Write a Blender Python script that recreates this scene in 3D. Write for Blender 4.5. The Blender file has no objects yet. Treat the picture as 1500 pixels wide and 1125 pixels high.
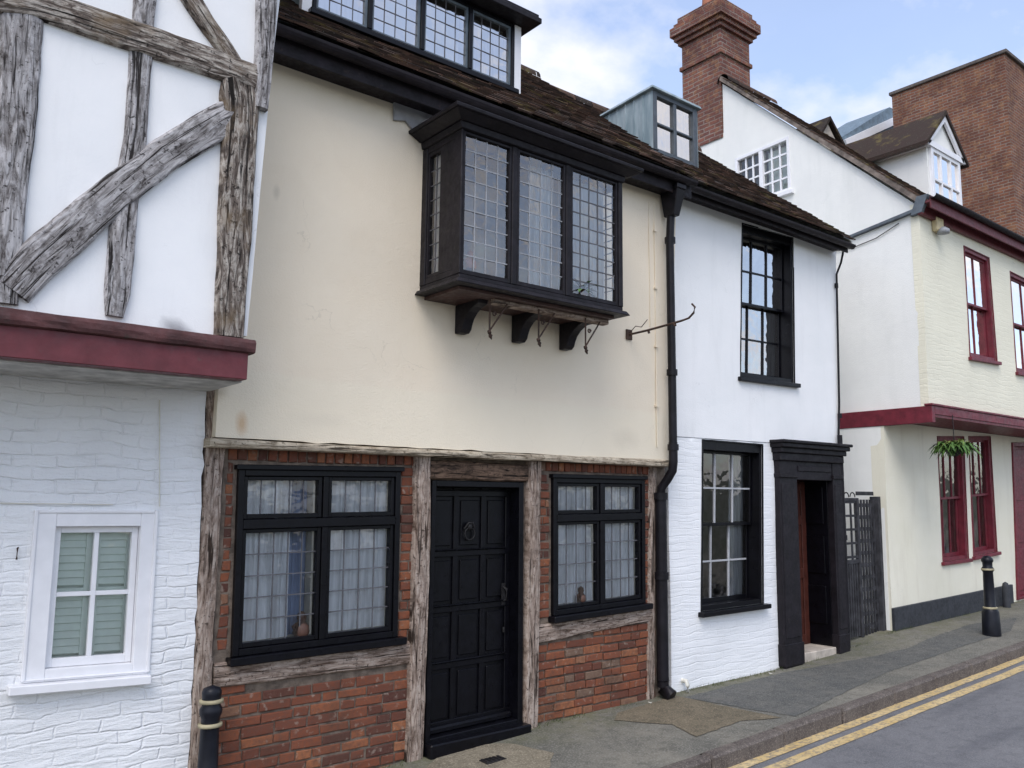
import bpy, bmesh, math, random
from mathutils import Vector, Matrix, noise
from mathutils.geometry import delaunay_2d_cdt
R = math.radians
random.seed(7)
S = bpy.context.scene
COL = S.collection

# ------------------------------------------------------------------ camera
FPX, PX0, PITCH, YAW = 1260.0, 850.0, R(7.9), R(41.7)
CAM = Vector((0, -5.85, 1.95))
cd = bpy.data.cameras.new('camera'); cam = bpy.data.objects.new('camera', cd); COL.objects.link(cam)
cam.location = CAM; cam.rotation_euler = (R(90) + PITCH, 0, -YAW)
cd.sensor_width = 36; cd.lens = FPX / 1500 * 36; cd.shift_x = (750 - PX0) / 1500
cd.clip_start = 0.05; cd.clip_end = 3000
S.camera = cam
# ------------------------------------------------------------------ world, sun, exposure
SUN_EL, SUN_AZ = R(52), R(228)          # azimuth clockwise from +Y
w = bpy.data.worlds.new('World'); S.world = w; w.use_nodes = True
nt = w.node_tree; nt.nodes.clear()
def wn(t, **k):
    n = nt.nodes.new(t)
    for a, b in k.items(): setattr(n, a, b)
    return n
sky = wn('ShaderNodeTexSky', sky_type='NISHITA', sun_disc=False, sun_elevation=SUN_EL, sun_rotation=SUN_AZ, dust_density=1.6, ozone_density=1.2)
tc = wn('ShaderNodeTexCoord'); sep = wn('ShaderNodeSeparateXYZ'); nt.links.new(tc.outputs['Generated'], sep.inputs[0])
zz = wn('ShaderNodeMath', operation='ADD'); zz.inputs[1].default_value = 0.32; nt.links.new(sep.outputs['Z'], zz.inputs[0])
dx = wn('ShaderNodeMath', operation='DIVIDE'); nt.links.new(sep.outputs['X'], dx.inputs[0]); nt.links.new(zz.outputs[0], dx.inputs[1])
dy = wn('ShaderNodeMath', operation='DIVIDE'); nt.links.new(sep.outputs['Y'], dy.inputs[0]); nt.links.new(zz.outputs[0], dy.inputs[1])
cmb = wn('ShaderNodeCombineXYZ'); nt.links.new(dx.outputs[0], cmb.inputs[0]); nt.links.new(dy.outputs[0], cmb.inputs[1])
mp = wn('ShaderNodeMapping'); mp.inputs['Location'].default_value = (8.8, 1.9, 0); nt.links.new(cmb.outputs[0], mp.inputs[0])
n1 = wn('ShaderNodeTexNoise'); n1.inputs['Scale'].default_value = 2.6; n1.inputs['Detail'].default_value = 9; n1.inputs['Roughness'].default_value = 0.56
nt.links.new(mp.outputs[0], n1.inputs['Vector'])
cr = wn('ShaderNodeValToRGB'); cr.color_ramp.elements[0].position = 0.45; cr.color_ramp.elements[1].position = 0.61
cr.color_ramp.elements[0].color = (0.24, 0.24, 0.24, 1); nt.links.new(n1.outputs['Fac'], cr.inputs[0])
n2 = wn('ShaderNodeTexNoise'); n2.inputs['Scale'].default_value = 5; n2.inputs['Detail'].default_value = 6; nt.links.new(mp.outputs[0], n2.inputs['Vector'])
cc = wn('ShaderNodeMix', data_type='RGBA'); cc.inputs[6].default_value = (4.9, 5.15, 5.9, 1); cc.inputs[7].default_value = (6.9, 6.9, 7.3, 1)
nt.links.new(n2.outputs['Fac'], cc.inputs[0])
skm = wn('ShaderNodeMix', data_type='RGBA', blend_type='MULTIPLY'); skm.inputs[0].default_value = 1; skm.inputs[7].default_value = (1.72, 1.74, 1.84, 1)
nt.links.new(sky.outputs[0], skm.inputs[6])
mx = wn('ShaderNodeMix', data_type='RGBA'); nt.links.new(cr.outputs[0], mx.inputs[0]); nt.links.new(skm.outputs[2], mx.inputs[6]); nt.links.new(cc.outputs[2], mx.inputs[7])
bg = wn('ShaderNodeBackground'); bg.inputs['Strength'].default_value = 0.1; nt.links.new(mx.outputs[2], bg.inputs[0])
ow = wn('ShaderNodeOutputWorld'); nt.links.new(bg.outputs[0], ow.inputs[0])
sd = bpy.data.lights.new('sun', 'SUN'); sd.energy = 1.0; sd.angle = R(34); sd.color = (1, 0.965, 0.92)
so = bpy.data.objects.new('sun', sd); COL.objects.link(so)
sv = Vector((math.sin(SUN_AZ) * math.cos(SUN_EL), math.cos(SUN_AZ) * math.cos(SUN_EL), math.sin(SUN_EL)))
so.rotation_euler = sv.to_track_quat('Z', 'Y').to_euler(); so.location = (0, -20, 40)
S.view_settings.view_transform = 'Standard'; S.view_settings.look = 'None'; S.view_settings.gamma = 1; S.view_settings.exposure = 0.78

# ------------------------------------------------------------------ surveying helper: where a sight line meets a wall plane
_F = Vector((math.sin(YAW) * math.cos(PITCH), math.cos(YAW) * math.cos(PITCH), math.sin(PITCH)))
_R = Vector((math.cos(YAW), -math.sin(YAW), 0)); _U = _R.cross(_F)
def ray(x, y): return _F + _R * ((x - PX0) / FPX) - _U * ((y - 562.5) / FPX)
class Plane:
    """wall plane with metre coordinates s (along), t (height) and d (outwards)"""
    def __init__(self, O, Sd, N): self.O, self.S, self.N = Vector(O), Vector(Sd), Vector(N)
    def W(self, s, t, d=0): return self.O + self.S * s + Vector((0, 0, 1)) * t + self.N * d
    def px(self, x, y):
        r = ray(x, y); k = (self.O - CAM).dot(self.N) / r.dot(self.N); P = CAM + r * k - self.O
        return (P.dot(self.S), P.z)
    def wid(self, x, y, wpx):
        r = ray(x, y); k = (self.O - CAM).dot(self.N) / r.dot(self.N); return wpx * k / FPX
def front(Y): return Plane((0, Y, 0), (1, 0, 0), (0, -1, 0))
def side(X): return Plane((X, 0, 0), (0, -1, 0), (-1, 0, 0))     # s = -Y
P0, PL, PU = front(0.0), front(0.1), front(-0.53)

# ------------------------------------------------------------------ mesh builder
class MB:
    def __init__(s): s.v = []; s.f = []; s.uv = {}; s.c = {}; s.sm = set()
    def add(s, vs, fs, col=None, uv=None, smooth=False):
        b = len(s.v); s.v += [Vector(v) for v in vs]
        for f in fs:
            i = len(s.f); s.f.append([b + k for k in f])
            if col is not None: s.c[i] = col
            if smooth: s.sm.add(i)
            if uv: s.uv[i] = [uv[k] for k in f]
        return s
    def hexa(s, c, col=None, uv=None):
        return s.add(c, [(0, 3, 2, 1), (4, 5, 6, 7), (0, 1, 5, 4), (1, 2, 6, 5), (2, 3, 7, 6), (3, 0, 4, 7)], col, uv)
    def box(s, x0, x1, y0, y1, z0, z1, col=None):
        return s.hexa([(x0, y0, z0), (x1, y0, z0), (x1, y1, z0), (x0, y1, z0), (x0, y0, z1), (x1, y0, z1), (x1, y1, z1), (x0, y1, z1)], col)
    def qbox(s, q, a0, a1, b0, b1, d0, d1, col=None):      # q(a, b, d)
        return s.hexa([q(a0, b0, d0), q(a1, b0, d0), q(a1, b0, d1), q(a0, b0, d1), q(a0, b1, d0), q(a1, b1, d0), q(a1, b1, d1), q(a0, b1, d1)], col)
    def frame(s, q, a0, a1, b0, b1, wl, wr, wb, wt, d0, d1):
        s.qbox(q, a0, a0 + wl, b0, b1, d0, d1); s.qbox(q, a1 - wr, a1, b0, b1, d0, d1)
        s.qbox(q, a0 + wl, a1 - wr, b0, b0 + wb, d0, d1 - .002); s.qbox(q, a0 + wl, a1 - wr, b1 - wt, b1, d0, d1 - .002); return s
    def tube(s, pts, r, n=10, cap=True, rs=None):
        pts = [Vector(p) for p in pts]; b = len(s.v); rings = []
        ref = Vector((0, 0, 1))
        for i, p in enumerate(pts):
            t = (pts[min(i + 1, len(pts) - 1)] - pts[max(i - 1, 0)]).normalized()
            a = t.cross(ref)
            if a.length < .15: a = t.cross(Vector((0.2, 1, 0)))
            a.normalize(); c = t.cross(a).normalized(); rr = rs[i] if rs else r
            rings.append([p + a * rr * math.cos(2 * math.pi * k / n) + c * rr * math.sin(2 * math.pi * k / n) for k in range(n)])
        vs = [v for g in rings for v in g]; fs = []
        for i in range(len(pts) - 1):
            for k in range(n): fs.append((i * n + k, i * n + (k + 1) % n, (i + 1) * n + (k + 1) % n, (i + 1) * n + k))
        s.add(vs, fs, smooth=True)
        if cap: s.add(rings[0], [tuple(range(n))]); s.add(rings[-1], [tuple(reversed(range(n)))])
        return s
    def lathe(s, cx, cy, prof, n=20):
        vs = []; fs = []
        for r, z in prof:
            for k in range(n): vs.append((cx + r * math.cos(2 * math.pi * k / n), cy + r * math.sin(2 * math.pi * k / n), z))
        for i in range(len(prof) - 1):
            for k in range(n): fs.append((i * n + k, i * n + (k + 1) % n, (i + 1) * n + (k + 1) % n, (i + 1) * n + k))
        s.add(vs, fs, smooth=True); m = len(prof) - 1
        s.add(vs[m * n:], [tuple(range(n))]); return s
    def prism(s, fn, poly, d0, d1):
        n = len(poly); vs = [fn(a, b, d0) for a, b in poly] + [fn(a, b, d1) for a, b in poly]
        return s.add(vs, [tuple(reversed(range(n))), tuple(range(n, 2 * n))] + [(i, (i + 1) % n, n + (i + 1) % n, n + i) for i in range(n)])
    def build(s, name, mat, parent=None, bevel=0, fix=True):
        off = Vector(parent['_o']) if parent is not None else Vector((0, 0, 0))
        me = bpy.data.meshes.new(name); me.from_pydata([tuple(v - off) for v in s.v], [], s.f)
        if s.uv:
            ul = me.uv_layers.new(name='grain')
            for p in me.polygons:
                u = s.uv.get(p.index)
                if u:
                    for k, li in enumerate(p.loop_indices): ul.data[li].uv = u[k]
        if s.c:
            ca = me.color_attributes.new('rnd', 'FLOAT_COLOR', 'CORNER')
            for p in me.polygons:
                c = s.c.get(p.index, 0.5)
                for li in p.loop_indices: ca.data[li].color = (c, (c * 7.31) % 1, (c * 3.7) % 1, 1)
        for i in s.sm: me.polygons[i].use_smooth = True
        if fix:
            bm = bmesh.new(); bm.from_mesh(me); bmesh.ops.recalc_face_normals(bm, faces=bm.faces); bm.to_mesh(me); bm.free()
        me.materials.append(mat)
        o = bpy.data.objects.new(name, me); COL.objects.link(o)
        o['_o'] = tuple(off)
        if parent is not None: o.parent = parent
        if bevel:
            m = o.modifiers.new('bevel', 'BEVEL'); m.width = bevel; m.segments = 1; m.limit_method = 'ANGLE'; m.angle_limit = R(50)
        return o
def thing(name, label, cat, loc=(0, 0, 0), group=None):
    o = bpy.data.objects.new(name, None); COL.objects.link(o); o.location = loc; o['_o'] = tuple(loc)
    o['label'] = label; o['category'] = cat; o.empty_display_size = .2
    if group: o['group'] = group
    return o
def tag(o, label, cat, group=None):
    o['label'] = label; o['category'] = cat
    if group: o['group'] = group
    return o
def struct(o, kind='structure'): o['kind'] = kind; return o
def N(x, y, z=0): return noise.noise(Vector((x, y, z)))
def inside(p, poly):
    x, y = p; r = False; n = len(poly)
    for i in range(n):
        x0, y0 = poly[i]; x1, y1 = poly[(i + 1) % n]
        if (y0 > y) != (y1 > y) and x < (x1 - x0) * (y - y0) / (y1 - y0) + x0: r = not r
    return r
def rough(a, b, step, amp, seed=0):      # ragged line from a to b (b left out)
    n = max(1, int(math.dist(a, b) / step)); out = []
    for i in range(n):
        k = i / n; j = 0 if i == 0 else amp
        out.append((a[0] + (b[0] - a[0]) * k + j * N(i * .9, seed, 3), a[1] + (b[1] - a[1]) * k + j * N(i * .9, seed, 9)))
    return out
def wall(pl, outline, holes=(), depth=.2, amp=.006, fr=.7, grid=.12, mb=None, d=0):
    """solid wall face with openings, gentle hand-plastered unevenness and reveals"""
    mb = mb or MB(); vs = []; es = []
    def sub(lp):
        o = []
        for a, b in zip(lp, lp[1:] + lp[:1]):
            k = max(1, int(math.dist(a, b) / max(grid, .08)))
            o += [(a[0] + (b[0] - a[0]) * i / k, a[1] + (b[1] - a[1]) * i / k) for i in range(k)]
        return o
    outline = sub(list(outline)); holes = [sub(list(h)) for h in holes]
    for lp in [outline] + list(holes):
        b = len(vs); vs += [Vector(p) for p in lp]; es += [(b + i, b + (i + 1) % len(lp)) for i in range(len(lp))]
    xs = [p[0] for p in outline]; ys = [p[1] for p in outline]
    if grid:
        i = 0; x = min(xs) + grid
        while x < max(xs):
            y = min(ys) + grid
            while y < max(ys):
                q = (x + .2 * grid * N(x * 9, y * 9), y)
                if inside(q, outline) and not any(inside(q, h) for h in holes): vs.append(Vector(q))
                y += grid
            x += grid
    V, E_, Fc, _, _, _ = delaunay_2d_cdt(vs, es, [], 0, 1e-5)
    keep = []
    for f in Fc:
        c = (sum(V[k][0] for k in f) / len(f), sum(V[k][1] for k in f) / len(f))
        if inside(c, outline) and not any(inside(c, h) for h in holes): keep.append(tuple(f))
    def dd(a, b): return d + amp * N(a * fr, b * fr, pl.O.y * 7 + pl.O.x) + amp * .45 * N(a * fr * 3.1, b * fr * 3.1, 5)
    b0 = len(mb.v)
    mb.add([pl.W(v[0], v[1], dd(v[0], v[1])) for v in V], keep, smooth=True)
    for lp in [outline] + list(holes):
        n = len(lp); a = [pl.W(p[0], p[1], dd(*p)) for p in lp]; c = [pl.W(p[0], p[1], d - depth) for p in lp]
        mb.add(a + c, [(i, (i + 1) % n, n + (i + 1) % n, n + i) for i in range(n)])
    return mb

# ------------------------------------------------------------------ materials
def mat(name):
    m = bpy.data.materials.new(name); m.use_nodes = True; t = m.node_tree; t.nodes.clear()
    class G: pass
    g = G(); g.m = m; g.t = t
    def nd(ty, ins=None, **k):
        n = t.nodes.new(ty)
        for a, b in k.items(): setattr(n, a, b)
        for a, b in (ins or {}).items():
            if isinstance(b, bpy.types.NodeSocket): t.links.new(b, n.inputs[a])
            else: n.inputs[a].default_value = b
        return n
    g.nd = nd
    g.co = nd('ShaderNodeTexCoord').outputs['Object']
    def nz(scale, detail=5, rough=.55, vec=None, dist=0): return nd('ShaderNodeTexNoise', {'Vector': vec or g.co, 'Scale': scale, 'Detail': detail, 'Roughness': rough, 'Distortion': dist}).outputs['Fac']
    g.nz = nz
    def mpg(sc, vec=None, loc=(0, 0, 0)): return nd('ShaderNodeMapping', {'Vector': vec or g.co, 'Scale': sc, 'Location': loc}).outputs[0]
    g.mp = mpg
    def ramp(f, stops):
        r = nd('ShaderNodeValToRGB', {0: f}); e = r.color_ramp.elements
        while len(e) < len(stops): e.new(.5)
        for i, (p, c) in enumerate(stops):
            e[i].position = p; e[i].color = (*(c if isinstance(c, tuple) else (c, c, c)), 1)
        return r.outputs[0]
    g.ramp = ramp
    def mix(f, a, b, bt='MIX'):
        def c(x): return (*x, 1) if isinstance(x, tuple) else x
        return nd('ShaderNodeMix', {0: f, 6: c(a), 7: c(b)}, data_type='RGBA', blend_type=bt).outputs[2]
    g.mix = mix
    def bump(h, s=.5, dist=.01, nrm=None):
        i = {'Height': h, 'Strength': s, 'Distance': dist}
        if nrm: i['Normal'] = nrm
        return nd('ShaderNodeBump', i).outputs[0]
    g.bump = bump
    def out(col, rough=.8, nrm=None, spec=.3, metal=0, **k):
        if isinstance(col, tuple): col = (*col, 1)
        i = {'Base Color': col, 'Roughness': rough, 'Specular IOR Level': spec, 'Metallic': metal}
        if nrm: i['Normal'] = nrm
        i.update(k); p = nd('ShaderNodeBsdfPrincipled', i); o = nd('ShaderNodeOutputMaterial', {0: p.outputs[0]}); return m
    g.out = out
    return g
def painted(name, c, r=.45, v=.25, bs=.15, wear=None, sc=9):
    g = mat(name); a = g.nz(sc, 6); col = g.mix(g.ramp(a, [(.35, 0.), (.7, 1.)]), tuple(x * (1 - v) for x in c), tuple(min(1, x * (1 + v)) for x in c))
    if wear: col = g.mix(g.ramp(g.nz(14, 8, .7), [(.60, 0.), (.72, 1.)]), col, wear)
    return g.out(col, g.ramp(g.nz(25, 3), [(.3, r * .8), (.7, min(1, r * 1.3))]), g.bump(g.nz(60, 4), bs, .004), .4 if max(c) > .05 else .22)
def plaster(name, c, c2, stain, streak=.5, bs=.3):
    g = mat(name); big = g.nz(1.3, 6, .6); col = g.mix(g.ramp(big, [(.35, 0.), (.68, 1.)]), c, c2)
    sv_ = g.nz(1, 7, .65, g.mp((5, 5, .7))); col = g.mix(g.nd('ShaderNodeMath', {0: g.ramp(sv_, [(.52, 0.), (.8, 1.)]), 1: streak}, operation='MULTIPLY').outputs[0], col, stain)
    sp = g.ramp(g.nz(22, 6, .7), [(.66, 0.), (.78, .3)]); col = g.mix(sp, col, stain)
    vv = g.nd('ShaderNodeVectorMath', {0: g.co, 1: g.nd('ShaderNodeTexNoise', {'Vector': g.co, 'Scale': 2.5, 'Detail': 6}).outputs['Color']}, operation='ADD').outputs[0]
    vo = g.nd('ShaderNodeTexVoronoi', {'Vector': vv, 'Scale': .75}, feature='DISTANCE_TO_EDGE').outputs['Distance']
    ck = g.nd('ShaderNodeMath', {0: g.ramp(vo, [(0, .22), (.004, 0.)]), 1: g.ramp(g.nz(1.1, 3), [(.52, 0.), (.6, 1.)])}, operation='MULTIPLY').outputs[0]; col = g.mix(ck, col, tuple(x * .5 for x in stain))
    pt = g.ramp(g.nz(.8, 3, .4), [(.56, 0.), (.575, .15)]); col = g.mix(pt, col, tuple(min(.9, x * 1.06) for x in c2))
    h = g.nd('ShaderNodeMath', {0: g.nz(7, 6, .5), 1: g.nz(90, 4, .6)}, operation='ADD').outputs[0]
    return g, col, g.bump(h, bs, .012)
g, c_, b_ = plaster('cream_render', (.775, .675, .53), (.80, .71, .57), (.60, .53, .41), .10)
zc = g.nd('ShaderNodeSeparateXYZ', {0: g.co}).outputs; zl = g.nd('ShaderNodeMath', {0: zc[2], 1: g.nd('ShaderNodeMath', {0: g.nz(1.2, 4), 1: .16}, operation='MULTIPLY').outputs[0]}, operation='ADD').outputs[0]
c_ = g.mix(g.nd('ShaderNodeMapRange', {0: zl, 1: 2.83, 2: 2.87, 3: .5, 4: 0.}).outputs[0], c_, (.80, .73, .58))
def spot(c_, x, z, rx, rz, col, k):
    v = g.nd('ShaderNodeVectorMath', {0: g.co, 1: (x, 0, z)}, operation='SUBTRACT').outputs[0]; v = g.nd('ShaderNodeVectorMath', {0: v, 1: (1 / rx, 0, 1 / rz)}, operation='MULTIPLY').outputs[0]
    L = g.nd('ShaderNodeVectorMath', {0: v}, operation='LENGTH').outputs['Value']; L = g.nd('ShaderNodeMath', {0: L, 1: g.nz(7, 5)}, operation='ADD').outputs[0]
    return g.mix(g.nd('ShaderNodeMapRange', {0: L, 1: .7, 2: 1.5, 3: k, 4: 0.}).outputs[0], c_, col)
for a_ in ((-2.05, 2.42, .05, .10, (.55, .32, .14), .6), (-1.50, 2.48, .30, .07, (.6, .54, .44), .2), (1.60, 2.50, .22, .12, (.5, .44, .35), .25), (2.15, 2.6, .08, .3, (.5, .44, .35), .3), (-1.9, 4.08, .03, .07, (.52, .46, .36), .5), (-.6, 4.0, .03, .04, (.55, .48, .38), .5)): c_ = spot(c_, *a_)
M_cream = g.out(c_, .9, b_, .2)
g, c_, b_ = plaster('white_render', (.80, .81, .81), (.86, .86, .86), (.62, .62, .62), .3); M_white = g.out(c_, .85, b_, .2)
g, c_, b_ = plaster('infill_render', (.80, .81, .82), (.87, .87, .87), (.58, .58, .58), .3, .15); M_infill = g.out(c_, .85, b_, .2)
g, c_, b_ = plaster('gable_render', (.80, .80, .77), (.86, .86, .82), (.62, .64, .60), .35); M_gable = g.out(c_, .85, b_, .2)
g, c_, b_ = plaster('buff_render', (.74, .71, .58), (.79, .76, .64), (.55, .50, .40), .4); M_buff = g.out(c_, .85, b_, .2)
def brickcoords(g, dist=.012, sc=1):
    s = g.nd('ShaderNodeSeparateXYZ', {0: g.co}); a = g.nd('ShaderNodeMath', {0: s.outputs[0], 1: s.outputs[1]}, operation='ADD').outputs[0]
    v = g.nd('ShaderNodeCombineXYZ', {0: a, 1: s.outputs[2]}).outputs[0]
    nn = g.nd('ShaderNodeTexNoise', {'Vector': g.co, 'Scale': 3.5, 'Detail': 4}).outputs['Color']
    sub = g.nd('ShaderNodeVectorMath', {0: nn, 1: (.5, .5, .5)}, operation='SUBTRACT').outputs[0]
    scl = g.nd('ShaderNodeVectorMath', {0: sub, 'Scale': dist * 4}, operation='SCALE').outputs[0]
    return g.nd('ShaderNodeVectorMath', {0: v, 1: scl}, operation='ADD').outputs[0]
def brickmat(name, c1, c2, cm, mort=.012, painted_c=None, dist=.008, bs=.8, row=.075, bw=.225):
    g = mat(name); v = brickcoords(g, dist)
    b = g.nd('ShaderNodeTexBrick', {'Vector': v, 'Scale': 1, 'Color1': (*c1, 1), 'Color2': (*c2, 1), 'Mortar': (*cm, 1), 'Mortar Size': mort, 'Mortar Smooth': .4 if painted_c is None else 1., 'Brick Width': bw, 'Row Height': row, 'Bias': 0})
    inv = g.nd('ShaderNodeMath', {0: 1., 1: b.outputs['Fac']}, operation='SUBTRACT').outputs[0]
    if painted_c:
        col = g.mix(g.ramp(g.nz(1.5, 6), [(.35, 0.), (.7, 1.)]), painted_c, tuple(x * 1.08 for x in painted_c))
        gr = g.nd('ShaderNodeMath', {0: b.outputs['Fac'], 1: g.ramp(g.nz(4, 5, .6), [(.42, 0.), (.8, .08)])}, operation='MULTIPLY').outputs[0]
        col = g.mix(gr, col, tuple(x * .45 for x in painted_c))
        st = g.nz(1, 7, .7, g.mp((2.2, 2.2, 9))); col = g.mix(g.ramp(st, [(.6, 0.), (.78, .45)]), col, tuple(x * .6 for x in painted_c))
        h = g.nd('ShaderNodeMath', {0: g.nd('ShaderNodeMath', {0: inv, 1: g.ramp(g.nz(2.3, 4), [(.36, .08), (.68, .42)])}, operation='MULTIPLY').outputs[0], 1: g.nz(1, 7, .62, g.mp((3.4, 3.4, 21)), .5)}, operation='ADD').outputs[0]
        return g.out(col, .75, g.bump(g.nd('ShaderNodeMath', {0: h, 1: g.nd('ShaderNodeMath', {0: g.nz(55, 4, .7), 1: .25}, operation='MULTIPLY').outputs[0]}, operation='ADD').outputs[0], bs, .018), .3)
    big = g.nz(2, 5); col = g.mix(g.ramp(big, [(.35, 0.), (.65, .7)]), b.outputs['Color'], tuple(x * .7 for x in c2)); col = g.mix(g.ramp(g.nz(6, 8, .75), [(.50, 0.), (.66, .6)]), col, (.36, .20, .10))
    col = g.mix(g.ramp(g.nz(30, 6, .7), [(.6, 0.), (.75, .5)]), col, cm)
    h = g.nd('ShaderNodeMath', {0: inv, 1: g.nz(40, 4)}, operation='ADD').outputs[0]
    return g.out(col, .9, g.bump(h, bs, .012), .2)
M_pbrick = brickmat('white_painted_brick', (1, 1, 1), (1, 1, 1), (0, 0, 0), .010, (.80, .81, .82), dist=.028, bs=.9)
M_pbrick2 = brickmat('white_painted_brickwork', (1, 1, 1), (1, 1, 1), (0, 0, 0), .010, (.80, .81, .82), dist=.02, bs=.45)
M_cbrick = brickmat('cream_painted_brick', (1, 1, 1), (1, 1, 1), (0, 0, 0), .012, (.77, .74, .60), dist=.03, bs=.3)
M_farbrick = brickmat('red_brick_far', (.27, .11, .065), (.15, .065, .048), (.27, .22, .18), .012, row=.066, bw=.21)
M_chim = brickmat('red_brick_chimney', (.27, .11, .08), (.15, .07, .06), (.28, .22, .19), .013)
g = mat('old_bricks'); at_ = g.nd('ShaderNodeAttribute', attribute_name='rnd').outputs['Color']; sx_ = g.nd('ShaderNodeSeparateColor', {0: at_})
col = g.ramp(sx_.outputs[0], [(0, (.075, .034, .028)), (.22, (.14, .052, .034)), (.5, (.20, .068, .038)), (.8, (.235, .082, .042)), (.95, (.31, .125, .06)), (1, (.18, .12, .085))])
col = g.mix(g.ramp(g.nz(35, 7, .7), [(.42, 0.), (.70, .8)]), col, (.12, .065, .05)); col = g.mix(g.ramp(g.nz(18, 5, .6), [(.58, 0.), (.68, .6)]), col, (.33, .27, .22))
col = g.mix(g.ramp(g.nz(2.2, 6), [(.5, 0.), (.72, .55)]), col, (.07, .045, .035))
M_brick = g.out(col, .92, g.bump(g.nz(70, 6, .7), .6, .006), .15)
g = mat('lime_mortar'); M_mortar = g.out(g.mix(g.ramp(g.nz(12, 6), [(.35, 0.), (.7, 1.)]), (.10, .08, .065), (.24, .19, .15)), .95, g.bump(g.nz(80, 5), .8, .01), .1)
def wood(name, dark, mid, light, moss=None, green=0):
    g = mat(name); uv = g.nd('ShaderNodeUVMap', uv_map='grain').outputs[0]
    f = g.nz(1, 8, .68, g.mp((5, 30, 1), uv), 1.4); col = g.ramp(f, [(.34, dark), (.47, mid), (.60, light)])
    ck = g.nz(1, 6, .6, g.mp((1.4, 34, 1), uv, (5, 3, 0)), 1.2); ckm = g.ramp(ck, [(.37, 1.), (.42, 0.)]); col = g.mix(ckm, col, tuple(x * .35 for x in dark))
    bl = g.nz(9, 8, .75); col = g.mix(g.ramp(bl, [(.50, 0.), (.66, .65)]), col, tuple(x * .9 for x in dark))
    kn = g.ramp(g.nz(42, 4, .6), [(.60, 0.), (.66, .85)]); col = g.mix(kn, col, tuple(x * .5 for x in dark))
    if moss: col = g.mix(g.ramp(g.nz(3, 6, .65), [(.52, 0.), (.70, .8)]), col, moss)
    inv = g.nd('ShaderNodeMath', {0: f, 1: ckm}, operation='SUBTRACT').outputs[0]
    return g.out(col, .85, g.bump(inv, .9, .012), .25)
M_oak = wood('weathered_oak', (.022, .016, .013), (.15, .12, .10), (.46, .42, .37), (.17, .12, .07))
M_oakg = wood('silvered_oak', (.06, .05, .047), (.28, .265, .262), (.48, .465, .47))
M_oakw = wood('warm_oak', (.085, .055, .04), (.27, .205, .165), (.44, .365, .31))
M_ledge = wood('painted_ledge', (.16, .12, .08), (.42, .35, .26), (.60, .52, .40))
M_oakd = wood('stained_oak', (.03, .02, .015), (.11, .07, .048), (.20, .13, .09))
M_black = painted('black_gloss_paint', (.003, .003, .005), .33, .3)
M_blackw = painted('black_worn_paint', (.012, .010, .013), .5, .35, .3, (.032, .026, .026))
M_iron = painted('black_iron', (.018, .017, .018), .5, .3, .4)
M_rust = painted('rusty_iron', (.06, .035, .025), .8, .5, .5)
M_wpaint = painted('white_gloss_paint', (.80, .80, .82), .35, .04)
M_maroon = painted('maroon_paint', (.13, .028, .035), .5, .18, .25, (.10, .05, .045))
M_maroonw = painted('worn_maroon_board', (.085, .035, .035), .75, .45, .6, (.055, .042, .035), 5)
M_red = painted('red_gloss_paint', (.145, .016, .028), .45, .25, .3)
M_fascia = painted('dark_fascia_paint', (.014, .011, .014), .55, .4, .3, (.045, .03, .026))
M_brownpaint = painted('brown_board_paint', (.06, .03, .026), .55, .3)
M_grey = painted('grey_lead_patch', (.30, .30, .31), .6, .2)
M_plinth = painted('slate_grey_paint', (.040, .043, .050), .6, .2)
M_stone = painted('pale_stone', (.45, .40, .34), .8, .2, .5)
M_leadbar = painted('lead_came', (.10, .10, .11), .5, .2)
M_leadlight = painted('bright_lead_came', (.30, .31, .33), .45, .15)
g = mat('lead_sheet'); M_lead = g.out(g.mix(g.ramp(g.nz(1, 6, .6, g.mp((6, 6, 1.2))), [(.38, 0.), (.65, 1.)]), (.20, .27, .30), (.40, .47, .50)), .5, g.bump(g.nz(9, 4), .3, .01), .5)
def tilemat(name, moss):
    g = mat(name); a = g.nd('ShaderNodeSeparateColor', {0: g.nd('ShaderNodeAttribute', attribute_name='rnd').outputs['Color']}).outputs[0]
    c = g.ramp(a, [(0, (.030, .022, .020)), (.35, (.058, .038, .031)), (.7, (.092, .055, .041)), (1, (.13, .075, .055))])
    c = g.mix(g.ramp(g.nz(9, 7, .7), [(.45, 0.), (.68, .8)]), c, (.045, .038, .03)); c = g.mix(g.ramp(g.nz(3.2, 6, .65), [(.55, 0.), (.68, moss)]), c, (.15, .12, .045))
    c = g.mix(g.ramp(g.nz(45, 3), [(.66, 0.), (.72, .6)]), c, (.24, .23, .20))
    return g.out(c, .92, g.bump(g.nz(60, 5), .6, .006), .15)
M_tile = tilemat('mossy_clay_tiles', .75)
g = mat('asphalt_road'); c = g.mix(g.ramp(g.nz(1.6, 6), [(.35, 0.), (.7, 1.)]), (.105, .107, .115), (.15, .15, .156)); c = g.mix(g.ramp(g.nz(160, 2), [(.42, 0.), (.68, .6)]), c, (.26, .26, .27))
vo = g.nd('ShaderNodeTexVoronoi', {'Vector': g.nd('ShaderNodeVectorMath', {0: g.co, 1: g.nd('ShaderNodeTexNoise', {'Vector': g.co, 'Scale': 3}).outputs['Color']}, operation='ADD').outputs[0], 'Scale': .55}, feature='DISTANCE_TO_EDGE').outputs['Distance']
c = g.mix(g.ramp(vo, [(0, .5), (.005, 0.)]), c, (.04, .04, .043)); c = g.mix(g.ramp(g.nz(60, 4, .7), [(.50, 0.), (.66, .6)]), c, (.24, .24, .245)); c = g.mix(g.ramp(g.nz(9, 8, .75), [(.48, 0.), (.64, .4)]), c, (.07, .07, .075)); c = g.mix(g.ramp(g.nz(.7, 3, .5, g.mp((.4, 3, 1))), [(.55, 0.), (.65, .4)]), c, (.075, .078, .09))
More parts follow.
